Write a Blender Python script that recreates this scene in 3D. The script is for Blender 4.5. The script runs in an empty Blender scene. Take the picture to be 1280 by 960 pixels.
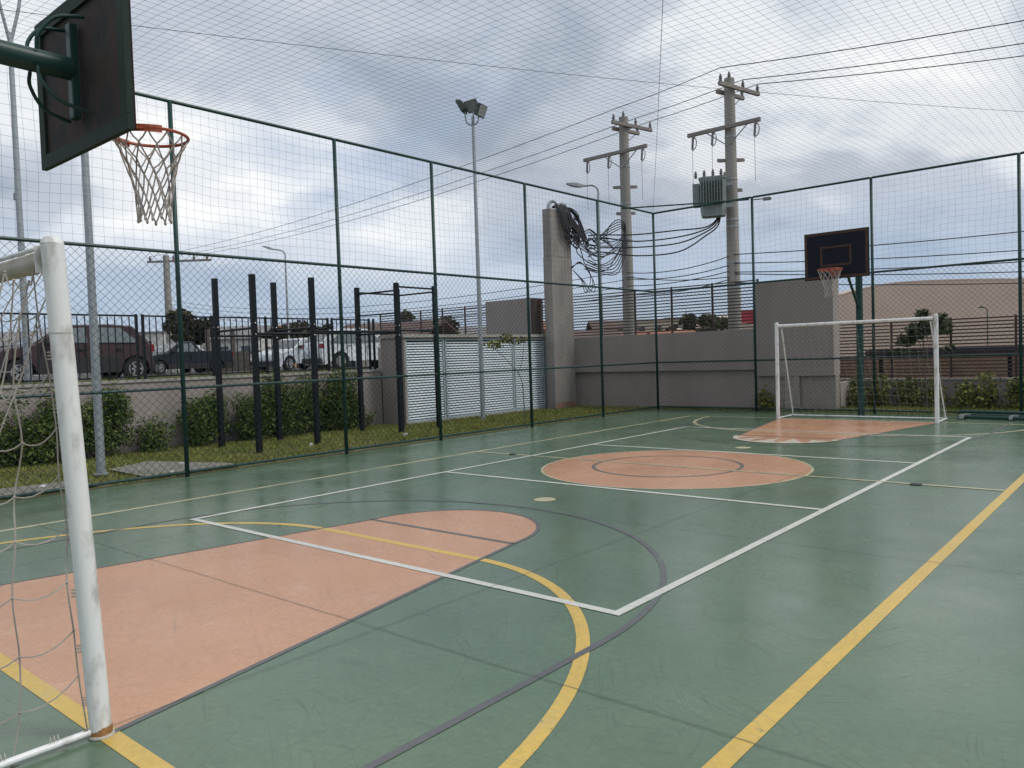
import bpy, math, random
import numpy as np
from mathutils import Vector, Matrix
random.seed(7); RNG = np.random.default_rng(7)
S = bpy.context.scene
COL = S.collection
R_ = math.radians

# ------------------------------------------------------------------ camera
CAM = Vector((10.68, -18.597, 1.55))
yaw, pitch, roll = -0.706, -0.035, -0.033
cp, sp = math.cos(pitch), math.sin(pitch)
Fw = Vector((math.sin(yaw) * cp, math.cos(yaw) * cp, sp))
Rt = Vector((math.cos(yaw), -math.sin(yaw), 0))
Up = Rt.cross(Fw)
R2 = Rt * math.cos(roll) + Up * math.sin(roll)
U2 = -Rt * math.sin(roll) + Up * math.cos(roll)
cam = bpy.data.cameras.new('camera')
cam.sensor_width = 36
cam.lens = 973.8 / 1280 * 36
cam.clip_start = 0.05
cam.clip_end = 6000
co = bpy.data.objects.new('camera', cam)
COL.objects.link(co)
M = Matrix((R2, U2, -Fw)).transposed().to_4x4()
M.translation = CAM
co.matrix_world = M
S.camera = co

# ------------------------------------------------------------------ world / sun / exposure
SUN_EL, SUN_AZ = R_(52), R_(62)          # azimuth measured from +Y towards +X
W = bpy.data.worlds.new('World')
S.world = W
W.use_nodes = True
nt = W.node_tree
nt.nodes.clear()
def N(t, tree=nt, **kw):
    n = tree.nodes.new(t)
    for k, v in kw.items():
        setattr(n, k, v)
    return n
def ramp(tree, pts, interp='EASE'):
    n = tree.nodes.new('ShaderNodeValToRGB')
    n.color_ramp.interpolation = interp
    e = n.color_ramp.elements
    while len(e) < len(pts):
        e.new(0.5)
    for el, (p, c) in zip(e, pts):
        el.position = p
        el.color = (c[0], c[1], c[2], 1) if not isinstance(c, (int, float)) else (c, c, c, 1)
    return n
out = N('ShaderNodeOutputWorld')
bg = N('ShaderNodeBackground')
bg.inputs['Strength'].default_value = 0.1
sky = N('ShaderNodeTexSky', sky_type='NISHITA')
sky.sun_disc = False
sky.sun_elevation = SUN_EL
sky.sun_rotation = SUN_AZ
sky.air_density = 1.0
sky.dust_density = 1.6
tc = N('ShaderNodeTexCoord')
sep = N('ShaderNodeSeparateXYZ')
nt.links.new(tc.outputs['Generated'], sep.inputs[0])
def math_n(op, a, b=None, tree=nt):
    n = tree.nodes.new('ShaderNodeMath')
    n.operation = op
    for i, x in enumerate((a, b)):
        if x is None:
            continue
        if isinstance(x, (int, float)):
            n.inputs[i].default_value = x
        else:
            tree.links.new(x, n.inputs[i])
    return n.outputs[0]
zc = math_n('ADD', math_n('MAXIMUM', sep.outputs['Z'], 0.0), 0.34)
comb = N('ShaderNodeCombineXYZ')
nt.links.new(math_n('DIVIDE', sep.outputs['X'], zc), comb.inputs[0])
nt.links.new(math_n('DIVIDE', sep.outputs['Y'], zc), comb.inputs[1])
comb.inputs[2].default_value = 3.7
def noise(tree, vec, scale, detail=6, rough=0.55, dist=0.0, w=None):
    n = tree.nodes.new('ShaderNodeTexNoise')
    if w is not None:
        n.noise_dimensions = '4D'
        n.inputs['W'].default_value = w
    n.inputs['Scale'].default_value = scale
    n.inputs['Detail'].default_value = detail
    n.inputs['Roughness'].default_value = rough
    n.inputs['Distortion'].default_value = dist
    tree.links.new(vec, n.inputs['Vector'])
    return n.outputs[0]
CL = comb.outputs[0]
cover = ramp(nt, [(0.24, 0.0), (0.46, 1.0)])
nt.links.new(noise(nt, CL, 1.1, 7, 0.55, 0.1, w=9.7), cover.inputs[0])
shade = ramp(nt, [(0.35, (3.4, 3.95, 4.8)), (0.46, (4.9, 5.4, 6.2)), (0.55, (7.5, 7.8, 8.2)), (0.66, (9.9, 9.9, 9.7))])
nt.links.new(noise(nt, CL, 1.6, 9, 0.54, 0.12, w=33.1), shade.inputs[0])
mx = N('ShaderNodeMix', data_type='RGBA')
low = ramp(nt, [(0.05, 0.12), (0.20, 1.0)])          # clouds thin out towards the horizon
nt.links.new(sep.outputs['Z'], low.inputs[0])
nt.links.new(math_n('MULTIPLY', cover.outputs[0], low.outputs[0]), mx.inputs['Factor'])
blue = N('ShaderNodeMix', data_type='RGBA')       # thin high haze over the blue of the sky
blue.inputs['Factor'].default_value = 0.75
nt.links.new(sky.outputs[0], blue.inputs['A'])
blue.inputs['B'].default_value = (3.7, 4.8, 6.6, 1)
nt.links.new(blue.outputs['Result'], mx.inputs['A'])
nt.links.new(shade.outputs[0], mx.inputs['B'])
nt.links.new(mx.outputs['Result'], bg.inputs['Color'])
nt.links.new(bg.outputs[0], out.inputs[0])

sl = bpy.data.lights.new('sun', 'SUN')
sl.energy = 1.5
sl.angle = R_(14)
sl.color = (1, 0.96, 0.9)
so = bpy.data.objects.new('sun', sl)
COL.objects.link(so)
sd = Vector((math.sin(SUN_AZ) * math.cos(SUN_EL), math.cos(SUN_AZ) * math.cos(SUN_EL), math.sin(SUN_EL)))
so.rotation_euler = sd.to_track_quat('Z', 'Y').to_euler()
so.location = (30, 20, 40)
S.view_settings.view_transform = 'Standard'
S.view_settings.look = 'None'
S.view_settings.exposure = 0.17
S.view_settings.gamma = 1.0
S.view_settings.use_curve_mapping = False
S.render.engine = 'CYCLES'
S.cycles.use_denoising = True
S.cycles.max_bounces = 6
S.cycles.transparent_max_bounces = 8

# ------------------------------------------------------------------ materials
MATS = {}
def pm(name, c1, c2=None, scale=3.0, rough=0.6, metal=0.0, bump=0.0, detail=6, lo=0.35, hi=0.65, island=0.0, spec=0.5,
       bscale=None, coat=0.0, stretch=None, rough2=None, trans=0.0):
    m = bpy.data.materials.new(name)
    m.use_nodes = True
    t = m.node_tree
    b = t.nodes['Principled BSDF']
    b.inputs['Roughness'].default_value = rough
    b.inputs['Metallic'].default_value = metal
    b.inputs['Specular IOR Level'].default_value = spec
    if coat:
        b.inputs['Coat Weight'].default_value = coat
        b.inputs['Coat Roughness'].default_value = 0.08
    c2 = c2 or tuple(x * 0.8 for x in c1)
    geo = t.nodes.new('ShaderNodeNewGeometry')
    vec = geo.outputs['Position']
    if stretch:
        mp = t.nodes.new('ShaderNodeMapping')
        mp.inputs['Scale'].default_value = stretch
        t.links.new(vec, mp.inputs[0])
        vec = mp.outputs[0]
    nz = noise(t, vec, scale, detail, 0.6)
    r = ramp(t, [(lo, c1), (hi, c2)], 'LINEAR')
    t.links.new(nz, r.inputs[0])
    col = r.outputs[0]
    if island:
        hs = t.nodes.new('ShaderNodeHueSaturation')
        mr = t.nodes.new('ShaderNodeMapRange')
        mr.inputs['To Min'].default_value = 1 - island
        mr.inputs['To Max'].default_value = 1 + island
        t.links.new(geo.outputs['Random Per Island'], mr.inputs[0])
        t.links.new(mr.outputs[0], hs.inputs['Value'])
        t.links.new(col, hs.inputs['Color'])
        col = hs.outputs[0]
    t.links.new(col, b.inputs['Base Color'])
    if rough2 is not None:
        rr = ramp(t, [(0.35, rough), (0.65, rough2)], 'LINEAR')
        t.links.new(nz, rr.inputs[0])
        t.links.new(rr.outputs[0], b.inputs['Roughness'])
    if bump:
        bn = t.nodes.new('ShaderNodeBump')
        bn.inputs['Strength'].default_value = bump
        bn.inputs['Distance'].default_value = 0.01
        t.links.new(noise(t, vec, bscale or scale * 6, 5, 0.6), bn.inputs['Height'])
        t.links.new(bn.outputs[0], b.inputs['Normal'])
    if trans:
        b.inputs['Transmission Weight'].default_value = trans
    MATS[name] = m
    return m

def floor_mat(name, c_light, c_dark, scuff, rough=0.33, wear=None, worn=0.56, spec=0.5, chip=None):
    """painted sports floor: mottled coat, fine curved scuffs, dusty patches"""
    m = bpy.data.materials.new(name)
    m.use_nodes = True
    t = m.node_tree
    b = t.nodes['Principled BSDF']
    geo = t.nodes.new('ShaderNodeNewGeometry')
    P = geo.outputs['Position']
    b.inputs['Specular IOR Level'].default_value = spec
    big = ramp(t, [(0.33, c_dark), (0.67, c_light)], 'LINEAR')
    t.links.new(noise(t, P, 0.38, 10, 0.7), big.inputs[0])
    fine = noise(t, P, 26, 4, 0.7)
    fr = ramp(t, [(0.3, 0.86), (0.7, 1.08)], 'LINEAR')
    t.links.new(fine, fr.inputs[0])
    mul = t.nodes.new('ShaderNodeMix'); mul.data_type = 'RGBA'; mul.blend_type = 'MULTIPLY'
    mul.inputs['Factor'].default_value = 1
    t.links.new(big.outputs[0], mul.inputs['A']); t.links.new(fr.outputs[0], mul.inputs['B'])
    col = mul.outputs['Result']
    # scuffs: short straight or slightly bent strokes at many angles, in patches
    wn_ = t.nodes.new('ShaderNodeTexNoise')
    wn_.inputs['Scale'].default_value = 1.1
    wn_.inputs['Detail'].default_value = 1
    t.links.new(P, wn_.inputs['Vector'])
    vs_ = t.nodes.new('ShaderNodeVectorMath'); vs_.operation = 'SCALE'; vs_.inputs['Scale'].default_value = 0.22
    t.links.new(wn_.outputs['Color'], vs_.inputs[0])
    va_ = t.nodes.new('ShaderNodeVectorMath'); va_.operation = 'ADD'
    t.links.new(P, va_.inputs[0]); t.links.new(vs_.outputs[0], va_.inputs[1])
    for k, (ang, across, along, th, amt) in enumerate([(0.15, 70, 1.9, 0.64, 0.42), (0.6, 95, 3.0, 0.62, 0.36), (1.1, 60, 1.2, 0.66, 0.5), (1.6, 110, 3.6, 0.62, 0.34), (2.1, 75, 2.0, 0.64, 0.42), (2.65, 90, 2.6, 0.63, 0.38)]):
        mp = t.nodes.new('ShaderNodeMapping')
        mp.vector_type = 'TEXTURE'
        mp.inputs['Rotation'].default_value = (0, 0, ang)
        mp.inputs['Scale'].default_value = (1 / across, 1 / along, 1)
        t.links.new(va_.outputs[0], mp.inputs[0])
        n = noise(t, mp.outputs[0], 1.0, 1.0, 0.4, 0, w=k * 7.3)
        line = ramp(t, [(th, 0.0), (th + 0.05, 1.0)], 'LINEAR')
        t.links.new(n, line.inputs[0])
        mask = ramp(t, [(0.44, 0.0), (0.62, 1.0)], 'LINEAR')
        t.links.new(noise(t, P, 0.9 + 0.3 * k, 5, 0.65, 0, w=k + 9.0), mask.inputs[0])
        fac = math_n('MULTIPLY', math_n('MULTIPLY', line.outputs[0], mask.outputs[0], t), amt * 0.75, t)
        mm = t.nodes.new('ShaderNodeMix'); mm.data_type = 'RGBA'
        t.links.new(fac, mm.inputs['Factor'])
        t.links.new(col, mm.inputs['A'])
        mm.inputs['B'].default_value = (*scuff, 1)
        col = mm.outputs['Result']
    # small dark rubbed smears
    sm = ramp(t, [(0.58, 0.0), (0.78, 0.4)], 'LINEAR')
    mp = t.nodes.new('ShaderNodeMapping'); mp.inputs['Scale'].default_value = (1, 3.5, 1); mp.inputs['Rotation'].default_value = (0, 0, 0.9)
    t.links.new(P, mp.inputs[0])
    t.links.new(noise(t, mp.outputs[0], 3.2, 6, 0.7, 0.6), sm.inputs[0])
    mm = t.nodes.new('ShaderNodeMix'); mm.data_type = 'RGBA'
    t.links.new(sm.outputs[0], mm.inputs['Factor']); t.links.new(col, mm.inputs['A'])
    mm.inputs['B'].default_value = (*scuff, 1)
    col = mm.outputs['Result']
    if wear:                                    # worn, bleached paint
        wm = ramp(t, [(worn, 0.0), (worn + 0.14, 0.8)], 'LINEAR')
        t.links.new(noise(t, P, 1.9, 9, 0.7, 0.3, w=2.0), wm.inputs[0])
        mm = t.nodes.new('ShaderNodeMix'); mm.data_type = 'RGBA'
        t.links.new(wm.outputs[0], mm.inputs['Factor']); t.links.new(col, mm.inputs['A'])
        mm.inputs['B'].default_value = (*wear, 1)
        col = mm.outputs['Result']
    if chip:                                    # paint chipped through to the green underneath
        cm = ramp(t, [(0.60, 0.0), (0.66, 0.85)], 'LINEAR')
        t.links.new(noise(t, P, 11, 8, 0.72, 0.2, w=7.0), cm.inputs[0])
        mm = t.nodes.new('ShaderNodeMix'); mm.data_type = 'RGBA'
        t.links.new(cm.outputs[0], mm.inputs['Factor']); t.links.new(col, mm.inputs['A'])
        mm.inputs['B'].default_value = (*chip, 1)
        col = mm.outputs['Result']
    t.links.new(col, b.inputs['Base Color'])
    rr = ramp(t, [(0.3, rough - 0.06), (0.7, rough + 0.12)], 'LINEAR')
    t.links.new(noise(t, P, 1.3, 6, 0.65, 0, w=5.0), rr.inputs[0])
    t.links.new(rr.outputs[0], b.inputs['Roughness'])
    bn = t.nodes.new('ShaderNodeBump')
    bn.inputs['Strength'].default_value = 0.12
    bn.inputs['Distance'].default_value = 0.004
    t.links.new(noise(t, P, 45, 4, 0.6), bn.inputs['Height'])
    t.links.new(bn.outputs[0], b.inputs['Normal'])
    MATS[name] = m
    return m

floor_mat('court_green', (0.120, 0.184, 0.114), (0.068, 0.124, 0.073), (0.026, 0.042, 0.028), rough=0.21, spec=0.62)
floor_mat('court_orange', (0.57, 0.300, 0.168), (0.47, 0.240, 0.135), (0.24, 0.14, 0.09), wear=(0.58, 0.355, 0.225), rough=0.25, spec=0.58)
floor_mat('paint_yellow', (0.66, 0.45, 0.095), (0.56, 0.37, 0.08), (0.30, 0.24, 0.12), wear=(0.46, 0.38, 0.19), chip=(0.16, 0.19, 0.11))
floor_mat('paint_cream', (0.56, 0.50, 0.30), (0.46, 0.42, 0.26), (0.30, 0.28, 0.18), wear=(0.20, 0.26, 0.18), worn=0.47, chip=(0.11, 0.17, 0.12))
floor_mat('paint_white', (0.66, 0.66, 0.60), (0.55, 0.55, 0.50), (0.24, 0.26, 0.22), wear=(0.40, 0.40, 0.34), chip=(0.24, 0.28, 0.23))
floor_mat('paint_grey', (0.115, 0.118, 0.118), (0.085, 0.09, 0.09), (0.05, 0.06, 0.055), wear=(0.100, 0.155, 0.115), worn=0.56)
floor_mat('paint_worn', (0.62, 0.56, 0.47), (0.50, 0.43, 0.35), (0.35, 0.30, 0.24), wear=(0.56, 0.36, 0.25), worn=0.60)
pm('joint_dark', (0.040, 0.052, 0.044), (0.11, 0.15, 0.115), 7, 0.8)
pm('fence_green', (0.010, 0.042, 0.038), (0.015, 0.056, 0.050), 5, 0.42, bump=0.1, spec=0.35)
pm('chain_wire', (0.012, 0.026, 0.027), (0.018, 0.036, 0.035), 4, 0.55, spec=0.3)
pm('net_cord', (0.035, 0.037, 0.045), (0.050, 0.052, 0.060), 4, 0.8, spec=0.2)
pm('steel_cable', (0.10, 0.10, 0.11), None, 4, 0.5, 0.6)
pm('goal_white', (0.80, 0.80, 0.78), (0.30, 0.27, 0.23), 11, 0.36, bump=0.15, lo=0.50, hi=0.78, stretch=(1, 1, 0.4), detail=9)
pm('goal_dirty', (0.55, 0.52, 0.45), (0.36, 0.33, 0.27), 7, 0.55, bump=0.15)
pm('rust', (0.22, 0.085, 0.025), (0.38, 0.20, 0.08), 30, 0.85, bump=0.4)
pm('net_white', (0.55, 0.53, 0.47), (0.42, 0.40, 0.35), 9, 0.9)
pm('net_dark', (0.26, 0.23, 0.20), (0.44, 0.41, 0.36), 4, 0.9)
pm('hoop_net', (0.55, 0.50, 0.46), (0.28, 0.24, 0.22), 14, 0.9)
pm('hoop_orange', (0.42, 0.085, 0.03), (0.32, 0.06, 0.025), 9, 0.5)
pm('board_back', (0.050, 0.030, 0.026), (0.022, 0.026, 0.025), 7, 0.75, bump=0.3, stretch=(1, 1, 0.5), spec=0.25, lo=0.42, hi=0.58)
pm('board_frame', (0.014, 0.030, 0.022), (0.020, 0.036, 0.027), 9, 0.7, bump=0.2, spec=0.25)
pm('board_front', (0.006, 0.009, 0.018), (0.010, 0.012, 0.022), 5, 0.6, spec=0.2)
pm('board_brown', (0.085, 0.042, 0.028), (0.055, 0.032, 0.026), 9, 0.6, spec=0.25)
pm('black_steel', (0.007, 0.009, 0.014), (0.011, 0.014, 0.02), 6, 0.5, spec=0.22)
pm('bolt', (0.5, 0.5, 0.5), None, 6, 0.35, 0.8)
pm('galv', (0.30, 0.33, 0.35), (0.40, 0.43, 0.45), 14, 0.45, 0.35, bump=0.1)
pm('concrete', (0.31, 0.282, 0.258), (0.225, 0.205, 0.190), 2.6, 0.85, bump=0.35, stretch=(1, 1, 0.35))
pm('concrete_pole', (0.34, 0.325, 0.29), (0.27, 0.26, 0.235), 3.0, 0.85, bump=0.3, stretch=(1, 1, 0.25))
pm('wall_grey', (0.370, 0.318, 0.288), (0.275, 0.236, 0.214), 1.6, 0.88, bump=0.4, bscale=60, stretch=(1, 1, 0.16), detail=9, lo=0.2, hi=0.9)
pm('wall_taupe', (0.375, 0.328, 0.300), (0.280, 0.244, 0.224), 1.7, 0.88, bump=0.4, bscale=60, stretch=(1, 1, 0.16), detail=9, lo=0.2, hi=0.9)
pm('wall_cap', (0.42, 0.40, 0.37), (0.33, 0.31, 0.28), 4, 0.85, bump=0.3)
pm('earth_stain', (0.30, 0.15, 0.09), (0.22, 0.15, 0.12), 6, 0.95)
pm('louver_white', (0.70, 0.79, 0.83), (0.62, 0.72, 0.77), 3, 0.45)
pm('louver_frame', (0.44, 0.52, 0.55), (0.38, 0.45, 0.48), 3, 0.45)
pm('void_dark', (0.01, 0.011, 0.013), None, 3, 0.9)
pm('slat_brown', (0.060, 0.036, 0.032), (0.085, 0.048, 0.040), 4, 0.55)
pm('cable_black', (0.018, 0.020, 0.026), (0.03, 0.032, 0.038), 8, 0.6)
pm('wire_black', (0.03, 0.033, 0.045), None, 8, 0.6)
pm('xfmr_grey', (0.20, 0.24, 0.235), (0.26, 0.30, 0.295), 4, 0.5)
pm('porcelain', (0.16, 0.15, 0.16), (0.22, 0.20, 0.21), 9, 0.25)
pm('lamp_housing', (0.05, 0.065, 0.065), (0.07, 0.085, 0.085), 9, 0.5)
pm('lamp_glass', (0.35, 0.37, 0.38), None, 9, 0.15)
pm('lamp_grey', (0.30, 0.31, 0.33), None, 9, 0.5)
pm('asphalt', (0.07, 0.07, 0.072), (0.05, 0.05, 0.052), 4, 0.9, bump=0.3, bscale=90)
pm('soil', (0.105, 0.100, 0.045), (0.15, 0.125, 0.07), 3, 0.95, bump=0.5, bscale=40)
pm('terrain', (0.10, 0.11, 0.055), (0.16, 0.13, 0.09), 0.08, 0.95)
pm('grass_blade', (0.265, 0.262, 0.070), (0.160, 0.205, 0.048), 1.3, 0.75, island=0.35, spec=0.2)
pm('leaf_hedge', (0.056, 0.104, 0.018), (0.115, 0.148, 0.034), 3, 0.6, island=0.5, spec=0.3)
pm('leaf_yellow', (0.205, 0.190, 0.035), (0.105, 0.135, 0.030), 2.5, 0.6, island=0.45, spec=0.3)
pm('leaf_tree', (0.045, 0.062, 0.028), (0.06, 0.075, 0.032), 3, 0.65, island=0.45, spec=0.3)
pm('leaf_dry', (0.060, 0.050, 0.028), (0.045, 0.046, 0.024), 0.5, 0.8, island=0.45, spec=0.2)
pm('bark', (0.11, 0.085, 0.062), (0.16, 0.13, 0.10), 12, 0.9, bump=0.4)
pm('paving', (0.24, 0.225, 0.20), (0.18, 0.17, 0.155), 6, 0.9, bump=0.4)
pm('litter', (0.7, 0.7, 0.7), None, 6, 0.6)
pm('glass_dark', (0.03, 0.035, 0.04), (0.04, 0.047, 0.052), 3, 0.06, spec=0.8)
pm('glass_sky', (0.10, 0.125, 0.135), (0.14, 0.165, 0.17), 3, 0.06, spec=0.9)
pm('tyre', (0.014, 0.014, 0.015), None, 8, 0.8)
pm('rim_silver', (0.55, 0.56, 0.57), None, 8, 0.3, 0.7)
pm('black_plastic', (0.018, 0.017, 0.018), (0.026, 0.025, 0.026), 8, 0.6)
pm('car_brown', (0.044, 0.022, 0.026), (0.053, 0.027, 0.031), 2, 0.4, spec=0.3)
pm('car_navy', (0.008, 0.012, 0.02), (0.012, 0.016, 0.026), 2, 0.4, spec=0.3)
pm('car_silver', (0.52, 0.55, 0.58), (0.46, 0.49, 0.52), 2, 0.28, 0.35, coat=0.8)
pm('car_white', (0.66, 0.69, 0.71), (0.6, 0.63, 0.65), 2, 0.28, coat=0.8)
pm('tail_red', (0.25, 0.012, 0.012), None, 4, 0.2)
pm('head_clear', (0.6, 0.62, 0.63), None, 4, 0.12)
pm('brick_brown', (0.34, 0.22, 0.15), (0.25, 0.16, 0.11), 3, 0.9, bump=0.3)
pm('navy_sheet', (0.018, 0.022, 0.036), (0.026, 0.03, 0.046), 3, 0.5)
pm('warehouse_beige', (0.56, 0.44, 0.36), (0.50, 0.39, 0.32), 0.25, 0.75)
pm('warehouse_roof', (0.52, 0.42, 0.35), (0.47, 0.38, 0.32), 0.25, 0.7)
pm('h_white', (0.62, 0.61, 0.58), (0.5, 0.49, 0.46), 0.4, 0.85)
pm('h_cream', (0.52, 0.45, 0.36), (0.44, 0.38, 0.30), 0.4, 0.85)
pm('h_ochre', (0.46, 0.27, 0.11), (0.40, 0.23, 0.10), 0.4, 0.85)
pm('h_grey', (0.36, 0.35, 0.35), (0.29, 0.28, 0.28), 0.4, 0.85)
pm('tile_orange', (0.34, 0.135, 0.07), (0.26, 0.105, 0.06), 1.2, 0.8)
pm('tile_brown', (0.13, 0.085, 0.065), (0.095, 0.065, 0.052), 1.2, 0.8)
pm('tile_grey', (0.24, 0.235, 0.235), (0.18, 0.175, 0.175), 1.2, 0.8)
pm('sign_red', (0.42, 0.03, 0.05), (0.36, 0.028, 0.045), 1, 0.5)
pm('wood_grey', (0.15, 0.125, 0.105), (0.11, 0.092, 0.08), 2, 0.9, stretch=(1, 1, 0.2))

# ------------------------------------------------------------------ building helpers
WLOC = {}
def props(o, label=None, cat=None, group=None, kind=None):
    if label: o['label'] = label
    if cat: o['category'] = cat
    if group: o['group'] = group
    if kind: o['kind'] = kind
    return o
def thing(name, label, cat, loc=(0, 0, 0), rz=0.0, group=None):
    o = bpy.data.objects.new(name, None)
    o.empty_display_size = 0.1
    COL.objects.link(o)
    o.location = loc
    o.rotation_euler = (0, 0, rz)
    WLOC[o.name] = Vector(loc)
    return props(o, label, cat, group)
def link(name, me, parent=None, loc=None):
    o = bpy.data.objects.new(name, me)
    COL.objects.link(o)
    if parent is not None:
        o.parent = parent
        WLOC[o.name] = WLOC.get(parent.name, Vector((0, 0, 0)))
    if loc is not None:
        o.location = loc
        if parent is None:
            WLOC[o.name] = Vector(loc)
    return o
class MB:
    """collects geometry (world coordinates unless built with local=True)"""
    def __init__(s):
        s.v = []; s.f = []
    def add(s, vs, fs):
        n = len(s.v)
        s.v.extend(tuple(x) for x in vs)
        s.f.extend(tuple(i + n for i in f) for f in fs)
        return s
    def box(s, x0, x1, y0, y1, z0, z1, bev=0.0):
        x0, x1 = min(x0, x1), max(x0, x1); y0, y1 = min(y0, y1), max(y0, y1); z0, z1 = min(z0, z1), max(z0, z1)
        vs = [(x, y, z) for z in (z0, z1) for y in (y0, y1) for x in (x0, x1)]
        return s.add(vs, [(0, 2, 3, 1), (4, 5, 7, 6), (0, 1, 5, 4), (1, 3, 7, 5), (3, 2, 6, 7), (2, 0, 4, 6)])
    def obox(s, c, size, rot):
        c = Vector(c)
        vs = []
        for z in (-.5, .5):
            for y in (-.5, .5):
                for x in (-.5, .5):
                    vs.append(c + rot @ Vector((x * size[0], y * size[1], z * size[2])))
        return s.add(vs, [(0, 2, 3, 1), (4, 5, 7, 6), (0, 1, 5, 4), (1, 3, 7, 5), (3, 2, 6, 7), (2, 0, 4, 6)])
    def tube(s, pts, r, n=8, r2=None, cap=True):
        pts = [Vector(p) for p in pts]
        k = len(pts)
        rs = [r + ((r2 if r2 is not None else r) - r) * i / max(1, k - 1) for i in range(k)] if not isinstance(r, (list, tuple)) else r
        t0 = (pts[1] - pts[0]).normalized()
        a = t0.orthogonal().normalized() if abs(t0.z) < 0.9 else Vector((1, 0, 0))
        vs = []
        for i, p in enumerate(pts):
            t = (pts[min(i + 1, k - 1)] - pts[max(i - 1, 0)]).normalized()
            a = (a - t * a.dot(t))
            a = a.normalized() if a.length > 1e-6 else t.orthogonal().normalized()
            b = t.cross(a)
            for j in range(n):
                th = 2 * math.pi * j / n
                vs.append(p + (a * math.cos(th) + b * math.sin(th)) * rs[i])
        fs = []
        for i in range(k - 1):
            for j in range(n):
                j2 = (j + 1) % n
                fs.append((i * n + j, i * n + j2, (i + 1) * n + j2, (i + 1) * n + j))
        if cap:
            fs.append(tuple(range(n - 1, -1, -1)))
            fs.append(tuple((k - 1) * n + j for j in range(n)))
        return s.add(vs, fs)
    def lathe(s, prof, c, n=16, axis='Z'):
        """prof: (r, h) pairs; rotates about an axis through c"""
        c = Vector(c)
        vs = []
        for r, h in prof:
            for j in range(n):
                th = 2 * math.pi * j / n
                u, w = r * math.cos(th), r * math.sin(th)
                vs.append(c + (Vector((u, w, h)) if axis == 'Z' else Vector((u, h, w)) if axis == 'Y' else Vector((h, u, w))))
        fs = []
        for i in range(len(prof) - 1):
            for j in range(n):
                j2 = (j + 1) % n
                fs.append((i * n + j, i * n + j2, (i + 1) * n + j2, (i + 1) * n + j))
        fs.append(tuple(range(n - 1, -1, -1)))
        fs.append(tuple((len(prof) - 1) * n + j for j in range(n)))
        return s.add(vs, fs)
    def sheet(s, poly, z):
        n = len(poly)
        return s.add([(p[0], p[1], z) for p in poly], [tuple(range(n))])
    def strip(s, pts, w, z, closed=False):
        """flat band along a 2-D polyline"""
        n = len(pts)
        vs = []
        for i in range(n):
            if closed:
                a, b = Vector(pts[i - 1]), Vector(pts[(i + 1) % n])
            else:
                a, b = Vector(pts[max(i - 1, 0)]), Vector(pts[min(i + 1, n - 1)])
            t = (b - a).normalized()
            nn = Vector((-t.y, t.x)) * w / 2
            p = Vector(pts[i])
            vs += [(p.x + nn.x, p.y + nn.y, z), (p.x - nn.x, p.y - nn.y, z)]
        fs = []
        for i in range(n if closed else n - 1):
            a, b = 2 * i, 2 * ((i + 1) % n)
            fs.append((a, a + 1, b + 1, b))
        return s.add(vs, fs)
    def mesh(s, name, mat, smooth=False):
        me = bpy.data.meshes.new(name)
        me.from_pydata(s.v, [], s.f)
        me.materials.append(MATS[mat] if isinstance(mat, str) else mat)
        if smooth:
            me.polygons.foreach_set('use_smooth', [True] * len(me.polygons))
        me.update()
        return me
    def build(s, name, mat, parent=None, local=False, smooth=False, bevel=0.0, **kw):
        if parent is not None and not local:
            o0 = WLOC[parent.name]
            s.v = [(a - o0.x, b - o0.y, c - o0.z) for a, b, c in s.v]
        o = link(name, s.mesh(name, mat, smooth), parent)
        if smooth:
            try:
                o.data.set_sharp_from_angle(angle=R_(40))
            except Exception:
                pass
        if bevel:
            bm = o.modifiers.new('bevel', 'BEVEL')
            bm.width = bevel; bm.segments = 2; bm.limit_method = 'ANGLE'; bm.angle_limit = R_(35)
        return props(o, **kw)
def structure(mb, name, mat, **kw):
    o = mb.build(name, mat, **kw)
    o['kind'] = 'structure'
    WLOC[o.name] = Vector((0, 0, 0))
    return o
def ell(cx, cy, a, b, t0, t1, n):
    return [(cx + a * math.cos(R_(t0 + (t1 - t0) * i / n)), cy + b * math.sin(R_(t0 + (t1 - t0) * i / n))) for i in range(n + 1)]
def sag(p, q, d, n=14):
    p, q = Vector(p), Vector(q)
    return [p.lerp(q, i / n) - Vector((0, 0, d * 4 * (i / n) * (1 - i / n))) for i in range(n + 1)]
def smooth_path(ctrl, n=6):
    """Catmull-Rom through control points"""
    c = [Vector(p) for p in ctrl]
    c = [c[0] * 2 - c[1]] + c + [c[-1] * 2 - c[-2]]
    o = []
    for i in range(1, len(c) - 2):
        for k in range(n):
            t = k / n
            p0, p1, p2, p3 = c[i - 1:i + 3]
            o.append(0.5 * ((2 * p1) + (p2 - p0) * t + (2 * p0 - 5 * p1 + 4 * p2 - p3) * t * t + (3 * p1 - p0 - 3 * p2 + p3) * t ** 3))
    o.append(c[-2])
    return o
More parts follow.
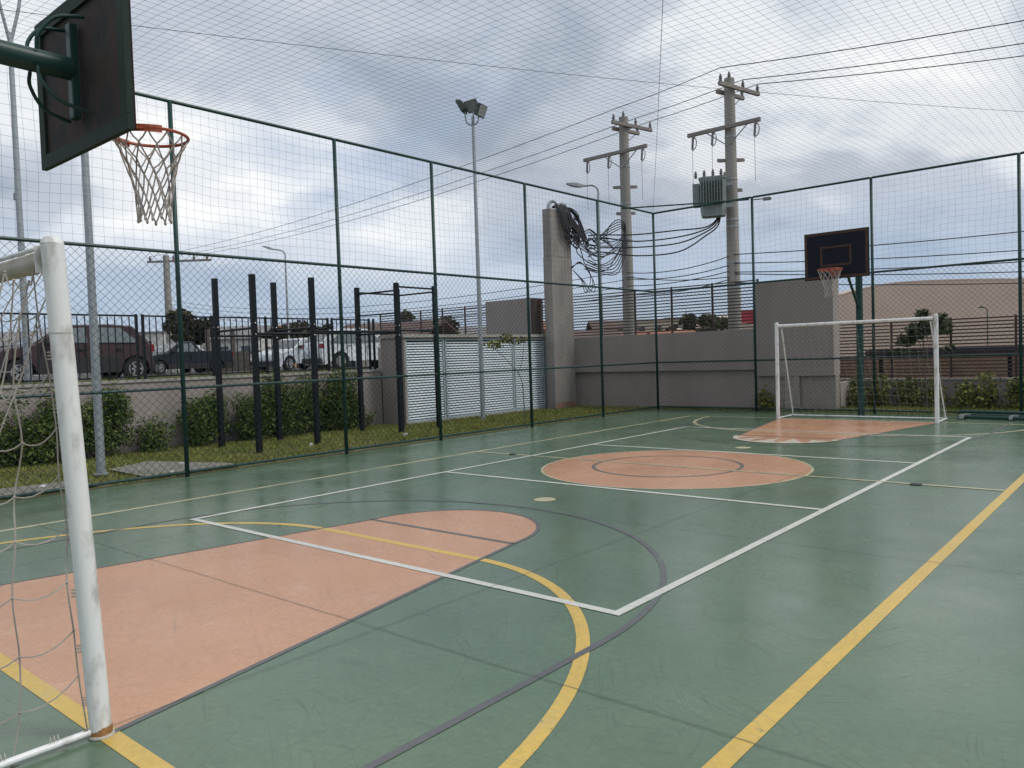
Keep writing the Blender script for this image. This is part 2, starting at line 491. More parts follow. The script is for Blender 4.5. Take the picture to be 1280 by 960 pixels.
def leaves(centres, radii, count, size, parent, name, mat, flat=1.0, aspect=1.6, seed=1, zmin=None, **kw):
    """leaf quads folded in two, scattered through a cloud of lumps"""
    rg = np.random.default_rng(seed)
    c = np.array(centres, float); r = np.array(radii, float)
    if r.ndim == 1:
        r = np.stack([r, r, r * flat], 1)
    w = (r[:, 0] * r[:, 1] * r[:, 2]); w = w / w.sum()
    idx = rg.choice(len(c), count, p=w)
    d = rg.normal(size=(count, 3)); d /= np.linalg.norm(d, axis=1)[:, None]
    rad = rg.random(count) ** 0.42
    p = c[idx] + d * rad[:, None] * r[idx]
    if zmin is not None:
        p[:, 2] = np.maximum(p[:, 2], zmin + rg.random(count) * 0.06)
    nrm = rg.normal(size=(count, 3)) + d * 0.6 + np.array([0, 0, 0.6]); nrm /= np.linalg.norm(nrm, axis=1)[:, None]
    a = np.cross(nrm, rg.normal(size=(count, 3))); a /= np.linalg.norm(a, axis=1)[:, None]
    b = np.cross(nrm, a)
    sz = size * (0.6 + 0.8 * rg.random(count))[:, None]
    L, Wd = a * sz * aspect * 0.5, b * sz * 0.5
    tip, base = p + L, p - L
    fold = nrm * sz * 0.18
    v = np.stack([base, p + Wd + fold, tip, p - Wd + fold], 1).reshape(-1, 3)
    if parent is not None:
        o0 = WLOC[parent.name]; v = v - np.array(o0)
    n = count
    base_i = np.arange(n)[:, None] * 4
    f = np.concatenate([base_i + np.array([[0, 1, 2]]), base_i + np.array([[0, 2, 3]])], 1).reshape(-1, 3)
    me = bpy.data.meshes.new(name)
    me.vertices.add(len(v)); me.vertices.foreach_set('co', v.astype(np.float32).ravel())
    me.loops.add(f.size); me.loops.foreach_set('vertex_index', f.astype(np.int32).ravel())
    me.polygons.add(len(f)); me.polygons.foreach_set('loop_start', np.arange(0, f.size, 3, dtype=np.int32))
    me.update(calc_edges=True); me.validate()
    me.materials.append(MATS[mat])
    return props(link(name, me, parent), **kw)
def grass_mesh(rects, per_m2, h, seed, name, mat, **kw):
    rg = np.random.default_rng(seed)
    P = []
    for (x0, x1, y0, y1, z) in rects:
        n = int((x1 - x0) * (y1 - y0) * per_m2)
        q = np.stack([rg.uniform(x0, x1, n), rg.uniform(y0, y1, n), np.full(n, z)], 1)
        P.append(q)
    P = np.concatenate(P)
    dens = 0.5 + 0.5 * np.sin(P[:, 0] * 2.1 + np.sin(P[:, 1] * 1.3) * 2) * np.sin(P[:, 1] * 1.7 + P[:, 0])
    P = P[rg.random(len(P)) < 0.35 + 0.65 * dens]
    n = len(P)
    th = rg.uniform(0, 6.283, n)
    dr = np.stack([np.cos(th), np.sin(th), np.zeros(n)], 1)
    hh = h * (0.5 + rg.random(n))[:, None]
    w = 0.006 + 0.006 * rg.random(n)[:, None]
    lean = rg.normal(size=(n, 3)) * 0.45; lean[:, 2] = 1
    v = np.stack([P - dr * w, P + dr * w, P + lean * hh], 1).reshape(-1, 3)
    f = np.arange(3 * n).reshape(-1, 3)
    me = bpy.data.meshes.new(name)
    me.vertices.add(len(v)); me.vertices.foreach_set('co', v.astype(np.float32).ravel())
    me.loops.add(f.size); me.loops.foreach_set('vertex_index', f.astype(np.int32).ravel())
    me.polygons.add(n); me.polygons.foreach_set('loop_start', np.arange(0, f.size, 3, dtype=np.int32))
    me.update(calc_edges=True)
    me.materials.append(MATS[mat])
    return props(link(name, me), **kw)

# ================================================================== SETTING
FW, FL = 11.07, 18.77                     # fence length across and along
structure(MB().add([(1500 * math.cos(i * math.pi / 24), 1500 * math.sin(i * math.pi / 24), -0.12) for i in range(48)], [tuple(range(48))]), 'ground', 'terrain')
court = structure(MB().box(-0.10, 11.2, -19.6, 0.10, -0.11, 0.0), 'court_floor', 'court_green')
def paint(mb, name, mat, label=None):
    o = mb.build(name, mat, court)
    if label: o['label'] = label
    return o
Z1, Z2, Z4, Z3, Z5 = 0.0010, 0.0020, 0.0030, 0.0040, 0.0054
YN, YF = -17.26, -1.75                   # goal lines
CX = 5.6
def key_poly(yb, s):
    """trapezium and half round; s=+1 points towards +y"""
    yt = yb + s * 3.52
    p = [(CX + 1.62, yb), (CX + 0.90, yt)]
    a = ell(CX - 0.02, yt, 0.91, 0.95, 0, 180, 28)
    p += [(x, yt + s * (y - yt)) for x, y in a][1:-1]
    p += [(CX - 0.92, yt), (CX - 1.58, yb)]
    return p
for yb, s, lab in ((YN, 1, 'orange painted basketball key under the near goal'), (YF, -1, 'orange painted basketball key in front of the far goal')):
    p = key_poly(yb, s)
    paint(MB().sheet(p if s > 0 else p[::-1], Z1), 'painted_key', 'court_orange', lab)
    right = [p[0]] + p[1:17]
    paint(MB().strip(p, 0.035, Z4), 'key_outline', 'paint_grey')
    yt = yb + s * 3.52
    paint(MB().strip([(CX - 0.92, yt), (CX + 0.9, yt)], 0.045, Z4), 'free_throw_line', 'paint_grey')
    # three point line
    r3 = 2.73
    arc = [(CX + r3, yb), (CX + r3, yb + s * 2.05)] + [(x, yb + s * 2.05 + s * y) for x, y in ell(CX, 0, r3, 2.72, 0, 180, 64)] + [(CX - r3, yb + s * 2.05), (CX - r3, yb)]
    paint(MB().strip(arc, 0.044, Z4), 'three_point_line', 'paint_grey')
    b = 3.0 if s > 0 else 2.75
    arc = [(x, yb + s * y) for x, y in ell(CX + 0.98, 0, 2.27, b, 0, 90, 28)] + [(x, yb + s * y) for x, y in ell(CX - 0.95, 0, 2.27, b, 90, 180, 28)]
    paint(MB().strip(arc, 0.075, Z2), 'goal_area_line', 'paint_yellow' if s > 0 else 'paint_cream')
    paint(MB().sheet([(x, y) for x, y in ell(CX - 0.1, yb + s * 5.22, 0.12, 0.12, 0, 345, 23)], Z2), 'penalty_spot', 'paint_cream')
# worn edge of the far key
outer = [(CX - 0.02 + 0.93 * math.cos(R_(a)), YF - 3.52 - 0.97 * math.sin(R_(a))) for a in range(5, 176, 6)]
wr_ = random.Random(4)
inner = []
for a in range(175, 4, -3):
    w_ = 0.46 * max(0.0, math.sin(R_(a)) ** 0.8) * (0.55 + 0.45 * math.sin(a * 0.21)) * wr_.uniform(0.72, 1.12) + 0.02
    inner.append((CX - 0.02 + (0.93 - w_) * math.cos(R_(a)), YF - 3.52 - (0.97 - w_ * 1.5) * math.sin(R_(a))))
wp = outer + inner
paint(MB().sheet(wp, Z5 + 0.0012), 'worn_paint', 'paint_worn', 'bleached worn edge of the far orange key')
# centre circle
disc = ell(5.52, -9.27, 1.76, 1.76, 0, 355, 71)
paint(MB().sheet(disc, Z1), 'centre_disc', 'court_orange', 'orange painted disc in the centre of the court')
paint(MB().strip(disc, 0.032, Z2, True), 'centre_circle', 'paint_cream')
paint(MB().strip(ell(5.40, -9.22, 0.99, 0.99, 0, 354, 59), 0.045, Z4, True), 'jump_circle', 'paint_grey', 'dark grey ring inside the orange centre disc')
# futsal lines
paint(MB().strip([(9.378, -19.5), (9.378, 0.0)], 0.085, Z2), 'side_line', 'paint_yellow', 'yellow side line on the right of the court')
paint(MB().strip([(1.873, -19.0), (1.873, YF)], 0.07, Z2), 'side_line', 'paint_cream', 'faded yellow side line along the left fence')
paint(MB().strip([(1.91, YN), (9.336, YN)], 0.085, Z2), 'end_line', 'paint_yellow')
paint(MB().strip([(1.91, YF), (9.336, YF)], 0.07, Z2), 'end_line', 'paint_cream')
paint(MB().strip([(1.91, -9.25), (9.336, -9.25)], 0.06, Z3 + 0.0007), 'halfway_line', 'paint_cream')
# volleyball lines
VW = 0.065
paint(MB().strip([(8.145, -14.76), (8.145, -4.22)], VW, Z3), 'court_line', 'paint_white')
paint(MB().strip([(3.055, -14.76), (3.055, -4.22)], VW, Z3), 'court_line', 'paint_white')
for y in (-14.727, -11.12, -7.6, -4.25):
    paint(MB().strip([(3.09, y), (8.112, y)], VW, Z3), 'court_line', 'paint_white')
# saw cut joints of the slab
def wob(a, b, n=40, amp=0.006):
    a, b = Vector(a), Vector(b)
    t = (b - a).normalized(); nn = Vector((-t.y, t.x))
    return [tuple(a.lerp(b, i / n) + nn * random.uniform(-amp, amp)) for i in range(n + 1)]
for y in (-18.95, -15.775, -12.6, -6.2, -3.05):
    paint(MB().strip(wob((0.0, y), (11.1, y + 0.06)), 0.0042, Z5), 'joint', 'joint_dark')
for x in (7.15, 3.6):
    paint(MB().strip(wob((x, -19.5), (x + 0.03, 0.05), 60), 0.004, Z5 + 0.0005), 'joint', 'joint_dark')
for x, y in ((8.51, -9.28), (2.68, -9.25)):
    paint(MB().lathe([(0.062, Z5), (0.062, 0.010), (0.05, 0.012)], (x, y, 0), 16), 'socket_cover', 'black_plastic')

# lawn round the court, with blades
lawn = structure(MB().box(-4.0, -0.10, -19.6, 0.42, -0.10, 0.012).box(-0.10, 11.4, 0.10, 2.05, -0.10, 0.010), 'lawn', 'soil')
grass_mesh([(-3.98, -0.13, -15.8, 0.28, 0.01)], 1500, 0.045, 3, 'grass', 'grass_blade', label='short yellowish grass between the left fence and the wall', cat='grass', kind='stuff')
grass_mesh([(4.5, 9.6, 0.16, 1.95, 0.01), (0.0, 4.5, 0.12, 0.28, 0.01)], 1500, 0.075, 4, 'grass', 'grass_blade', label='grass strip below the low wall behind the far goal', cat='grass', kind='stuff')
# paved patch beside the left fence
pv = MB()
pv.add([(-2.0, -13.0, 0.05), (-1.6, -13.75, 0.05), (-0.16, -13.6, 0.05), (-0.16, -15.9, 0.05), (-1.2, -15.9, 0.05), (-1.75, -14.3, 0.05), (-0.5, -12.35, 0.05)], [])
structure(MB().sheet([(-2.05, -12.85), (-1.62, -13.65), (-0.14, -13.72), (-0.14, -12.35), (-0.55, -12.3)], 0.05), 'paved_patch', 'paving')
structure(MB().sheet([(-1.1, -15.95), (-0.14, -15.95), (-0.14, -14.35), (-0.9, -14.5)], 0.05), 'paved_patch', 'paving')

# car park (raised) and the street beyond
structure(MB().box(-70, -4.22, -60, 0.45, -0.11, 1.27).box(-70, -12.2, 0.45, 40, -0.11, 1.268), 'parking_lot', 'asphalt')
grass_mesh([(-4.95, -4.25, -16.5, -6.6, 1.268)], 1100, 0.13, 5, 'verge_grass', 'grass_blade', label='grass verge along the top of the retaining wall', cat='grass', kind='stuff')
structure(MB().box(-12.1, 60, 0.75, 9.0, -0.115, -0.06), 'street', 'asphalt')

# ================================================================== WALLS
t = thing('retaining_wall', 'taupe rendered retaining wall below the parked cars', 'wall', (-4.1, -11, 0))
MB().box(-4.22, -4.0, -20, -6.26, -0.1, 1.30).build('wall', 'wall_taupe', t)
for i, y in enumerate(np.arange(-20, -6.4, 1.5)):
    MB().box(-4.24, -3.975, y, min(y + 1.492, -6.27), 1.303, 1.352).build('coping', 'wall_cap', t)
t = thing('boundary_wall', 'grey boundary wall with jutting upper band behind the court corner', 'wall', (-1, 0.4, 0))
MB().box(-12.0, 2.66, 0.42, 0.62, -0.1, 1.02).build('lower_wall', 'wall_grey', t)
MB().box(-12.0, 2.66, 0.31, 0.66, 1.024, 1.20).build('ledge', 'wall_taupe', t)
MB().box(-12.0, 2.66, 0.345, 0.66, 1.203, 2.05).build('upper_wall', 'wall_grey', t)
# reddish soil splashed on the foot of the wall
b = MB()
for x0, x1, h in ((-2.7, -2.2, 0.22), (-2.2, -1.5, 0.16), (-1.5, -0.7, 0.10)):
    b.box(x0, x1 - 0.003, 0.405, 0.418, 0.0, h)
t = thing('wall_block', 'tall plain grey wall block behind the left half of the far goal', 'wall', (3.6, 0.5, 0))
MB().box(2.66, 4.55, 0.31, 0.75, 0.86, 3.22).build('block', 'wall_taupe', t)
MB().box(2.663, 3.35, 0.42, 0.70, -0.1, 0.857).build('foot', 'wall_grey', t)
MB().box(3.353, 3.72, 0.33, 0.72, -0.1, 0.857).build('pier', 'wall_taupe', t)
MB().box(3.723, 4.547, 0.42, 0.70, -0.1, 0.857).build('foot', 'wall_grey', t)
t = thing('wall_block', 'smaller grey wall block rising above the louvred cabinet', 'wall', (-5.4, 0.4, 0))
MB().box(-6.44, -4.55, 0.28, 0.72, 2.053, 3.36).build('block', 'wall_taupe', t)
MB().box(-4.55, -4.40, 0.30, 0.70, 2.053, 3.34).build('side', 'slat_brown', t)
t = thing('low_wall', 'low grey wall under the brown slat fence right of the far goal', 'wall', (7, 2.1, 0))
MB().box(4.0, 14, 2.0, 2.2, -0.1, 0.66).build('wall', 'wall_grey', t)
for x in np.arange(4.0, 14, 1.25):
    MB().box(x, x + 1.243, 1.97, 2.23, 0.663, 0.705).build('coping', 'wall_cap', t)
MB().box(4.36, 4.55, 0.753, 1.997, -0.1, 0.66).build('return_wall', 'wall_taupe', t)

# ------------------------------------------------ brown slat fences
def slat_fence(label, xs, y, zs, h, parent_loc, ztop):
    t = thing('slat_fence', label, 'fence', parent_loc)
    o0 = Vector(parent_loc)
    cache = {}
    for x0, x1 in zip(xs[:-1], xs[1:]):
        L = round(x1 - x0 - 0.05, 3)
        if L not in cache:
            cache[L] = MB().box(-L / 2, L / 2, -0.011, 0.011, -h / 2, h / 2).mesh('slat', 'slat_brown')
        for z in zs:
            o = link('slat', cache[L], t, Vector(((x0 + x1) / 2, y - 0.02 + random.uniform(-.003, .003), z + random.uniform(-.003, .003))) - o0)
            o.rotation_euler = (0, random.uniform(-.003, .003), 0)
    pmesh = MB().box(-0.025, 0.025, -0.02, 0.02, zs[0] - 0.06, ztop).mesh('post', 'slat_brown')
    for x in xs:
        link('post', pmesh, t, Vector((x, y + 0.03, 0)) - Vector((o0.x, o0.y, 0)))
    return t
zs = [2.11 + i * 0.0835 for i in range(15)]
xs = [-12.0, -10.9, -9.8, -8.7, -7.62, -6.46]
slat_fence('brown slat fence above the louvred cabinet, left of the small wall block', xs, 0.5, zs, 0.030, (-9, 0.5, 0), 3.31)
xs = [-4.39, -3.25, -2.1, -0.96, 0.2, 1.4, 2.64]
slat_fence('brown slat fence between the small wall block and the tall wall block', xs, 0.5, zs, 0.030, (-1, 0.5, 0), 3.31)
zs = [0.77 + i * 0.082 for i in range(17)]
xs = [4.05, 5.35, 6.65, 7.95, 9.25, 10.55, 11.85]
slat_fence('brown slat fence on the low wall to the right of the far goal', xs, 2.1, zs, 0.032, (7, 2.1, 0), 2.13)

# ------------------------------------------------ black bar fence of the car park
t = thing('bar_fence', 'black vertical bar fence along the edge of the car park', 'fence', (-4.1, -11, 1.35))
yb = [-17.0, -14.6, -12.02, -11.90, -10.52, -9.3, -7.70, -7.58, -6.50, -6.36]
zt, zb0 = 2.53, 1.42
bar = MB().box(-0.008, 0.008, -0.008, 0.008, 0, zt - zb0 - 0.004).mesh('bar', 'black_steel')
for y0, y1 in zip(yb[:-1], yb[1:]):
    if y1 - y0 < 0.3:
        continue
    MB().box(-4.115, -4.085, y0 + 0.026, y1 - 0.026, zt, zt + 0.03).build('rail', 'black_steel', t)
    MB().box(-4.115, -4.085, y0 + 0.026, y1 - 0.026, zb0 - 0.03, zb0 - 0.003).build('rail', 'black_steel', t)
    n = int((y1 - y0) / 0.125)
    for i in range(1, n):
        link('bar', bar, t, (0, y0 + (y1 - y0) * i / n + 11, zb0 - 1.35))
pmesh = MB().box(-0.022, 0.022, -0.022, 0.022, 0, zt + 0.045 - 1.355).mesh('post', 'black_steel')
for y in yb:
    link('post', pmesh, t, (0, y + 11, 0.005))

# ------------------------------------------------ louvred cabinet
t = thing('louvred_cabinet', 'long low cabinet with four white louvred doors and a flat concrete top', 'cabinet', (-3.5, -3.4, 0))
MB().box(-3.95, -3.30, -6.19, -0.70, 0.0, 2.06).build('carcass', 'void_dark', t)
MB().box(-4.02, -3.12, -6.29, -0.64, 2.085, 2.16).build('top_slab', 'wall_cap', t)
MB().box(-3.98, -3.16, -6.25, -6.195, 0.0, 2.083).build('end_pier', 'wall_taupe', t)
MB().box(-3.30, -3.14, -6.19, -0.72, 0.0, 0.055).build('plinth', 'wall_cap', t)
pan = [(-6.18, -4.89), (-4.86, -3.55), (-3.52, -2.22), (-2.19, -0.83)]
cache = {}
for y0, y1 in pan:
    d = None
    f = MB()
    for a, b2 in ((y0, y0 + 0.045), (y1 - 0.045, y1)):
        f.box(-3.235, -3.185, a, b2, 0.06, 2.06)
    f.box(-3.235, -3.185, y0 + 0.047, y1 - 0.047, 0.06, 0.11).box(-3.235, -3.185, y0 + 0.047, y1 - 0.047, 2.01, 2.06)
    d = f.build('louvred_door', 'louver_frame', t)
    L = y1 - y0 - 0.095
    for i in range(30):
        z = 0.145 + i * 0.0625
        k = round(L, 2)
        if k not in cache:
            m = MB()
            m.obox((0, 0, 0), (0.009, L, 0.041), Matrix.Rotation(R_(-34), 3, 'Y'))
            cache[k] = m.mesh('louvre', 'louver_white')
        o = link('louvre', cache[k], d, Vector((-3.213, (y0 + y1) / 2, z)) - WLOC[t.name])
        o.rotation_euler = (random.uniform(-.004, .004), 0, 0)
MB().box(-3.24, -3.18, -0.81, -0.70, 0.06, 2.06).build('side_frame', 'louver_frame', t)

# ------------------------------------------------ service column with cable bundle
t = thing('service_column', 'tall square concrete column with a conduit bend on top', 'column', (-2.86, -0.5, 0))
MB().box(-3.02, -2.72, -0.99, 0.0, 0.0, 4.35).build('shaft', 'concrete', t, bevel=0.012)
MB().box(-3.01, -2.73, -0.98, -0.01, 4.353, 5.70).build('upper_shaft', 'concrete', t, bevel=0.012)
b = MB()
b.tube(smooth_path([(-2.86, -0.86, 5.65), (-2.86, -0.86, 5.80), (-2.84, -0.80, 5.90), (-2.76, -0.72, 5.92), (-2.68, -0.66, 5.84)], 5), 0.05, 8)
b.build('conduit_bend', 'galv', t, smooth=True)
b = MB()
b.tube(smooth_path([(-2.86, -0.42, 5.65), (-2.86, -0.40, 5.82), (-2.82, -0.33, 5.90), (-2.70, -0.25, 5.86)], 5), 0.05, 8)
b.build('conduit_bend', 'galv', t, smooth=True)
MB().box(-2.718, -2.712, -0.95, -0.05, 0.0, 0.20).build('soil_stain', 'earth_stain', t)
t = thing('cable_bundle', 'tangle of black cables looping off the top of the concrete column', 'cables', (-2.7, -0.4, 5.0))
rr = random.Random(3)
def cab(pts, r=0.017):
    MB().tube(smooth_path(pts, 6), r, 5).build('cable', 'cable_black', t, smooth=True)
for i in range(20):            # out of the conduits, down the face and away to the side
    y = -0.74 + 0.033 * i + rr.uniform(-.02, .02)
    d = rr.uniform(0.03, 0.12)
    low = 4.62 + 0.55 * rr.random()
    e = (-2.70 + rr.uniform(0, .03), -0.15 + rr.uniform(0, .25), 5.35 + rr.uniform(0, 0.25))
    cab([(-2.82, y - .02, 5.74), (-2.74, y, 5.82 + rr.uniform(-.04, .05)), (-2.70 + d * .5, y + 0.06, 5.62), (-2.68 + d, y + 0.16, 5.2), (-2.67 + d, y + 0.30, low + .12), (-2.66 + d, y + 0.38 + (0.3 - y) * .25, low - .02), (-2.64 + d * .5, y + 0.50 + (0.3 - y) * .2, low + .16), (e[0] + .05, e[1] + 0.18, (low + e[2]) / 2 + .08), e])
for i in range(9):             # loops thrown off the top
    z = 5.64 - 0.075 * i + rr.uniform(-.04, .04)
    o_ = 0.16 * i * rr.uniform(.6, 1.1)
    cab([(-2.76, -0.35 + i * .06, 5.80), (-2.68, -0.05 + .04 * i, 5.80 - .04 * i), (-2.62, 0.20 + .045 * i + rr.uniform(-.06, .06), z), (-2.62, 0.28 + .05 * i + rr.uniform(-.1, .1), z - 0.28), (-2.60, 0.46 + .03 * i, z - 0.46 + rr.uniform(-.12, .12)), (-2.58, 0.75, z - 0.40 + .05 * (i % 3)), (-2.55, 1.15, z - 0.50 + .04 * (i % 2) + rr.uniform(-.1, .1))], 0.016)
for i in range(8):             # slack runs across to the left utility pole
    za = 5.35 - 0.09 * i + rr.uniform(-.05, .05)
    zp = 5.45 - 0.06 * i
    dp = rr.uniform(0.25, 0.85)
    cab([(-2.70, -0.15 + .05 * i, za + .1), (-2.64, 0.25 + rr.uniform(-.1, .1), za - 0.18), (-2.66, 0.9 + rr.uniform(-.2, .2), min(za, zp) - dp), (-2.74, 1.8 + rr.uniform(-.2, .2), min(za, zp) - dp * rr.uniform(.7, 1.0)), (-2.84, 2.7, zp - 0.3), (-2.88, 3.18, zp)], 0.015)
for i in range(3):             # loose hank lower down
    cab([(-2.70, -0.05, 4.12 - .03 * i), (-2.62, 0.3, 4.22 + .02 * i), (-2.58, 0.68 + .09 * i, 3.98 - .12 * i), (-2.60, 0.70 + .12 * i, 3.62 - .10 * i), (-2.62, 0.48 + .12 * i, 3.38 + .05 * i), (-2.64, 0.34 + .05 * i, 3.72), (-2.69, -0.02, 4.02)], 0.012)

# ================================================================== SPORTS CAGE
def wire_lines(mb, lines, r):
    for p in lines:
        mb.tube(p, r, 3, cap=False)
def chain_mesh(o, u, L, z0, z1, d=0.112, r=0.0026, seed=1, wn=(0, 0, 0)):
    """two families of straight diagonals, gently bulged"""
    rg = random.Random(seed)
    o, u, wn = Vector(o), Vector(u), Vector(wn)
    H = z1 - z0
    mb = MB()
    def P(s, z):
        bulge = 0.012 * math.sin(s * 2.2) * math.sin((z - z0) / H * 3.14 * 2)
        return o + u * s + wn * bulge + Vector((0, 0, z))
    n = int((L + H) / d) + 1
    for fam in (1, -1):
        for i in range(n):
            s0 = i * d - (H if fam > 0 else 0)
            pts = []
            for k in range(13):
                z = z0 + H * k / 12
                s = s0 + fam * (z - z0)
                if -1e-6 <= s <= L:
                    pts.append(P(s + 0.004 * math.sin(z * 9 + i), z))
            if len(pts) > 1:
                mb.tube(pts, r, 3, cap=False)
    return mb
def square_net(o, u, L, z0, z1, d=0.128, r=0.0014, seed=2, wn=(0, 0, 0)):
    rg = random.Random(seed)
    o, u, wn = Vector(o), Vector(u), Vector(wn)
    mb = MB()
    nz = int((z1 - z0) / d)
    ph = [rg.uniform(0, 6.28) for _ in range(8)]
    def P(s, z):
        f = (z - z0) / (z1 - z0)
        e = math.sin(3.1416 * f)
        dz = 0.022 * e * math.sin(s * 1.9 + ph[0]) + 0.012 * e * math.sin(s * 5.3 + ph[1] + z * 2)
        ds = 0.020 * e * math.sin(z * 3.1 + ph[2] + s * 0.8) + 0.008 * e * math.sin(s * 7 + z * 5)
        return o + u * (s + ds) + wn * (0.03 * e * math.sin(s * 1.3 + ph[3])) + Vector((0, 0, z + dz))
    for i in range(int(L / d) + 1):
        mb.tube([P(i * d, z0 + (z1 - z0) * k / 8) for k in range(9)], r, 3, cap=False)
    for j in range(1, nz + 1):
        m = int(L / 0.22)
        mb.tube([P(L * k / m, z0 + j * (z1 - z0) / (nz + 1)) for k in range(m + 1)], r, 3, cap=False)
    return mb
HT, HM, HL_ = 5.27, 3.17, 1.262
def cage_side(label, o, u, posts, wn, seed, corner):
    o, u = Vector(o), Vector(u)
    t = thing('chain_link_fence', label, 'fence', tuple(o))
    L = posts[-1]
    pmesh = MB().tube([(0, 0, -0.05), (0, 0, HT + 0.012)], 0.032, 10).mesh('post', 'fence_green', True)
    cap = MB().lathe([(0.036, HT - 0.03), (0.036, HT + 0.004), (0.02, HT + 0.02)], (0, 0, 0), 10).mesh('post_cap', 'fence_green', True)
    for i, s in enumerate(posts):
        if i == 0 and not corner:
            continue
        p = link('post', pmesh, t, u * s)
    for z, r in ((HT, 0.026), (HM, 0.024), (HL_, 0.021), (0.07, 0.021)):
        for a, b in zip(posts[:-1], posts[1:]):
            q = o + Vector((0, 0, z))
            MB().tube([q + u * (a + 0.033), q + u * (b - 0.033)], r, 8).build('rail', 'fence_green', t, smooth=True)
    m = chain_mesh(o + Vector(wn) * 0.03, u, L, 0.07, HM, seed=seed, wn=wn).build('chain_link_mesh', 'chain_wire', t, kind='stuff')
    m = square_net(o + Vector(wn) * 0.02, u, L, HM, HT, seed=seed, wn=wn).build('netting', 'net_cord', t, kind='stuff')
    # tie wires at the posts
    tm = MB().lathe([(0.038, -0.010), (0.040, 0), (0.038, 0.010)], (0, 0, 0), 8).mesh('tie', 'chain_wire')
    for s in posts[1:]:
        for z in (0.55, 1.0, 1.75, 2.3, 2.8):
            link('tie', tm, t, u * s + Vector((0, 0, z)))
    return t
LP = [0, 2.662, 5.441, 8.212, 10.44, 13.234, 16.0, 18.77]
FP = [0, 2.764, 5.525, 8.309, 11.07]
cage_side('tall green chain link fence with netting along the left side of the court', (0, 0, 0), (0, -1, 0), LP, (1, 0, 0), 1, True)
cage_side('tall green chain link fence with netting behind the far goal', (0, 0, 0), (1, 0, 0), FP, (0, -1, 0), 2, False)
# brace rail across the corner, with the little camera
t = thing('corner_brace', 'green pipe brace across the far top corner of the cage', 'pipe', (0.03, -1.6, HT - 0.08))
MB().tube([(0.03, -1.62, HT - 0.07), (1.35, -0.8, HT - 0.06), (2.70, -0.02, HT - 0.05)], 0.018, 8).build('pipe', 'fence_green', t, smooth=True)
t = thing('security_camera', 'small camera on a short arm at the top of the far fence', 'camera', (2.77, 0.0, HT - 0.05))
MB().tube([(2.79, 0.03, HT - 0.06), (3.02, 0.10, HT - 0.06)], 0.016, 6).build('arm', 'lamp_grey', t)
MB().obox((3.10, 0.10, HT - 0.075), (0.17, 0.08, 0.075), Matrix.Rotation(0.2, 3, 'Z')).build('housing', 'lamp_grey', t, bevel=0.008)
MB().lathe([(0.03, 0), (0.03, 0.02)], (3.185, 0.10, HT - 0.08), 10, 'X').build('lens', 'glass_dark', t)
# roof net
t = thing('roof_net', 'dark cord net stretched as a roof over the whole court', 'net', (5.5, -9.4, HT))
mb = MB()
d = 0.128
def RZ(x, y):
    fx, fy = x / FW, -y / FL
    dg = min(abs(fx - fy), abs(fx + fy - 1))
    edge = min(fx, 1 - fx, fy, 1 - fy)
    return HT + 0.035 - 0.30 * math.sin(3.1416 * fx) * math.sin(3.1416 * fy) * (0.45 + dg) + 0.012 * math.sin(x * 3.1 + y * 1.7) * min(1, edge * 8)
def RX(x, y): return x + 0.02 * math.sin(y * 1.1 + x * 0.7) * math.sin(3.1416 * x / FW)
def RY(x, y): return y + 0.02 * math.sin(x * 1.3 - y * 0.6) * math.sin(-3.1416 * y / FL)
for i in range(int(FW / d) + 1):
    x = i * d
    mb.tube([(RX(x, -FL * k / 64), RY(x, -FL * k / 64), RZ(x, -FL * k / 64)) for k in range(65)], 0.0014, 3, cap=False)
for j in range(int(FL / d) + 1):
    y = -j * d
    mb.tube([(RX(FW * k / 40, y), RY(FW * k / 40, y), RZ(FW * k / 40, y)) for k in range(41)], 0.0014, 3, cap=False)
mb.build('netting', 'net_cord', t, kind='stuff')
for a, b2 in (((0, 0), (FW, -FL)), ((0, -FL), (FW, 0))):
    n = 40
    MB().tube([(a[0] + (b2[0] - a[0]) * k / n, a[1] + (b2[1] - a[1]) * k / n, HT + 0.02 - 0.22 * math.sin(3.1416 * k / n)) for k in range(n + 1)], 0.0032, 6).build('support_cable', 'steel_cable', t)

# ------------------------------------------------ goals
def net_grid(f, nu, nv, r, seed, jit, mb, sub=5, drop=0.0):
    """ropes of a slack net; f(u, v) -> point, u and v in 0..1"""
    rg = random.Random(seed)
    K = [[f(i / nu, j / nv) + Vector((rg.uniform(-jit, jit), rg.uniform(-jit, jit), rg.uniform(-jit, jit) * (0.3 if j in (0, nv) else 1))) for j in range(nv + 1)] for i in range(nu + 1)]
    for i in range(nu + 1):
        mb.tube(smooth_path([K[i][j] for j in range(nv + 1)], sub), r, 4, cap=False)
    for j in range(nv + 1):
        pts = []
        for i in range(nu):
            a, b = K[i][j], K[i + 1][j]
            for k in range(sub):
                q = a.lerp(b, k / sub); q.z -= drop * 4 * (k / sub) * (1 - k / sub)
                pts.append(q)
        pts.append(K[nu][j])
        mb.tube(pts, r, 4, cap=False)
    if jit > 0.004:
        for row in K:
            for q in row:
                mb.lathe([(r * 0.8, -r * 2), (r * 2.1, 0), (r * 0.8, r * 2)], q, 5)
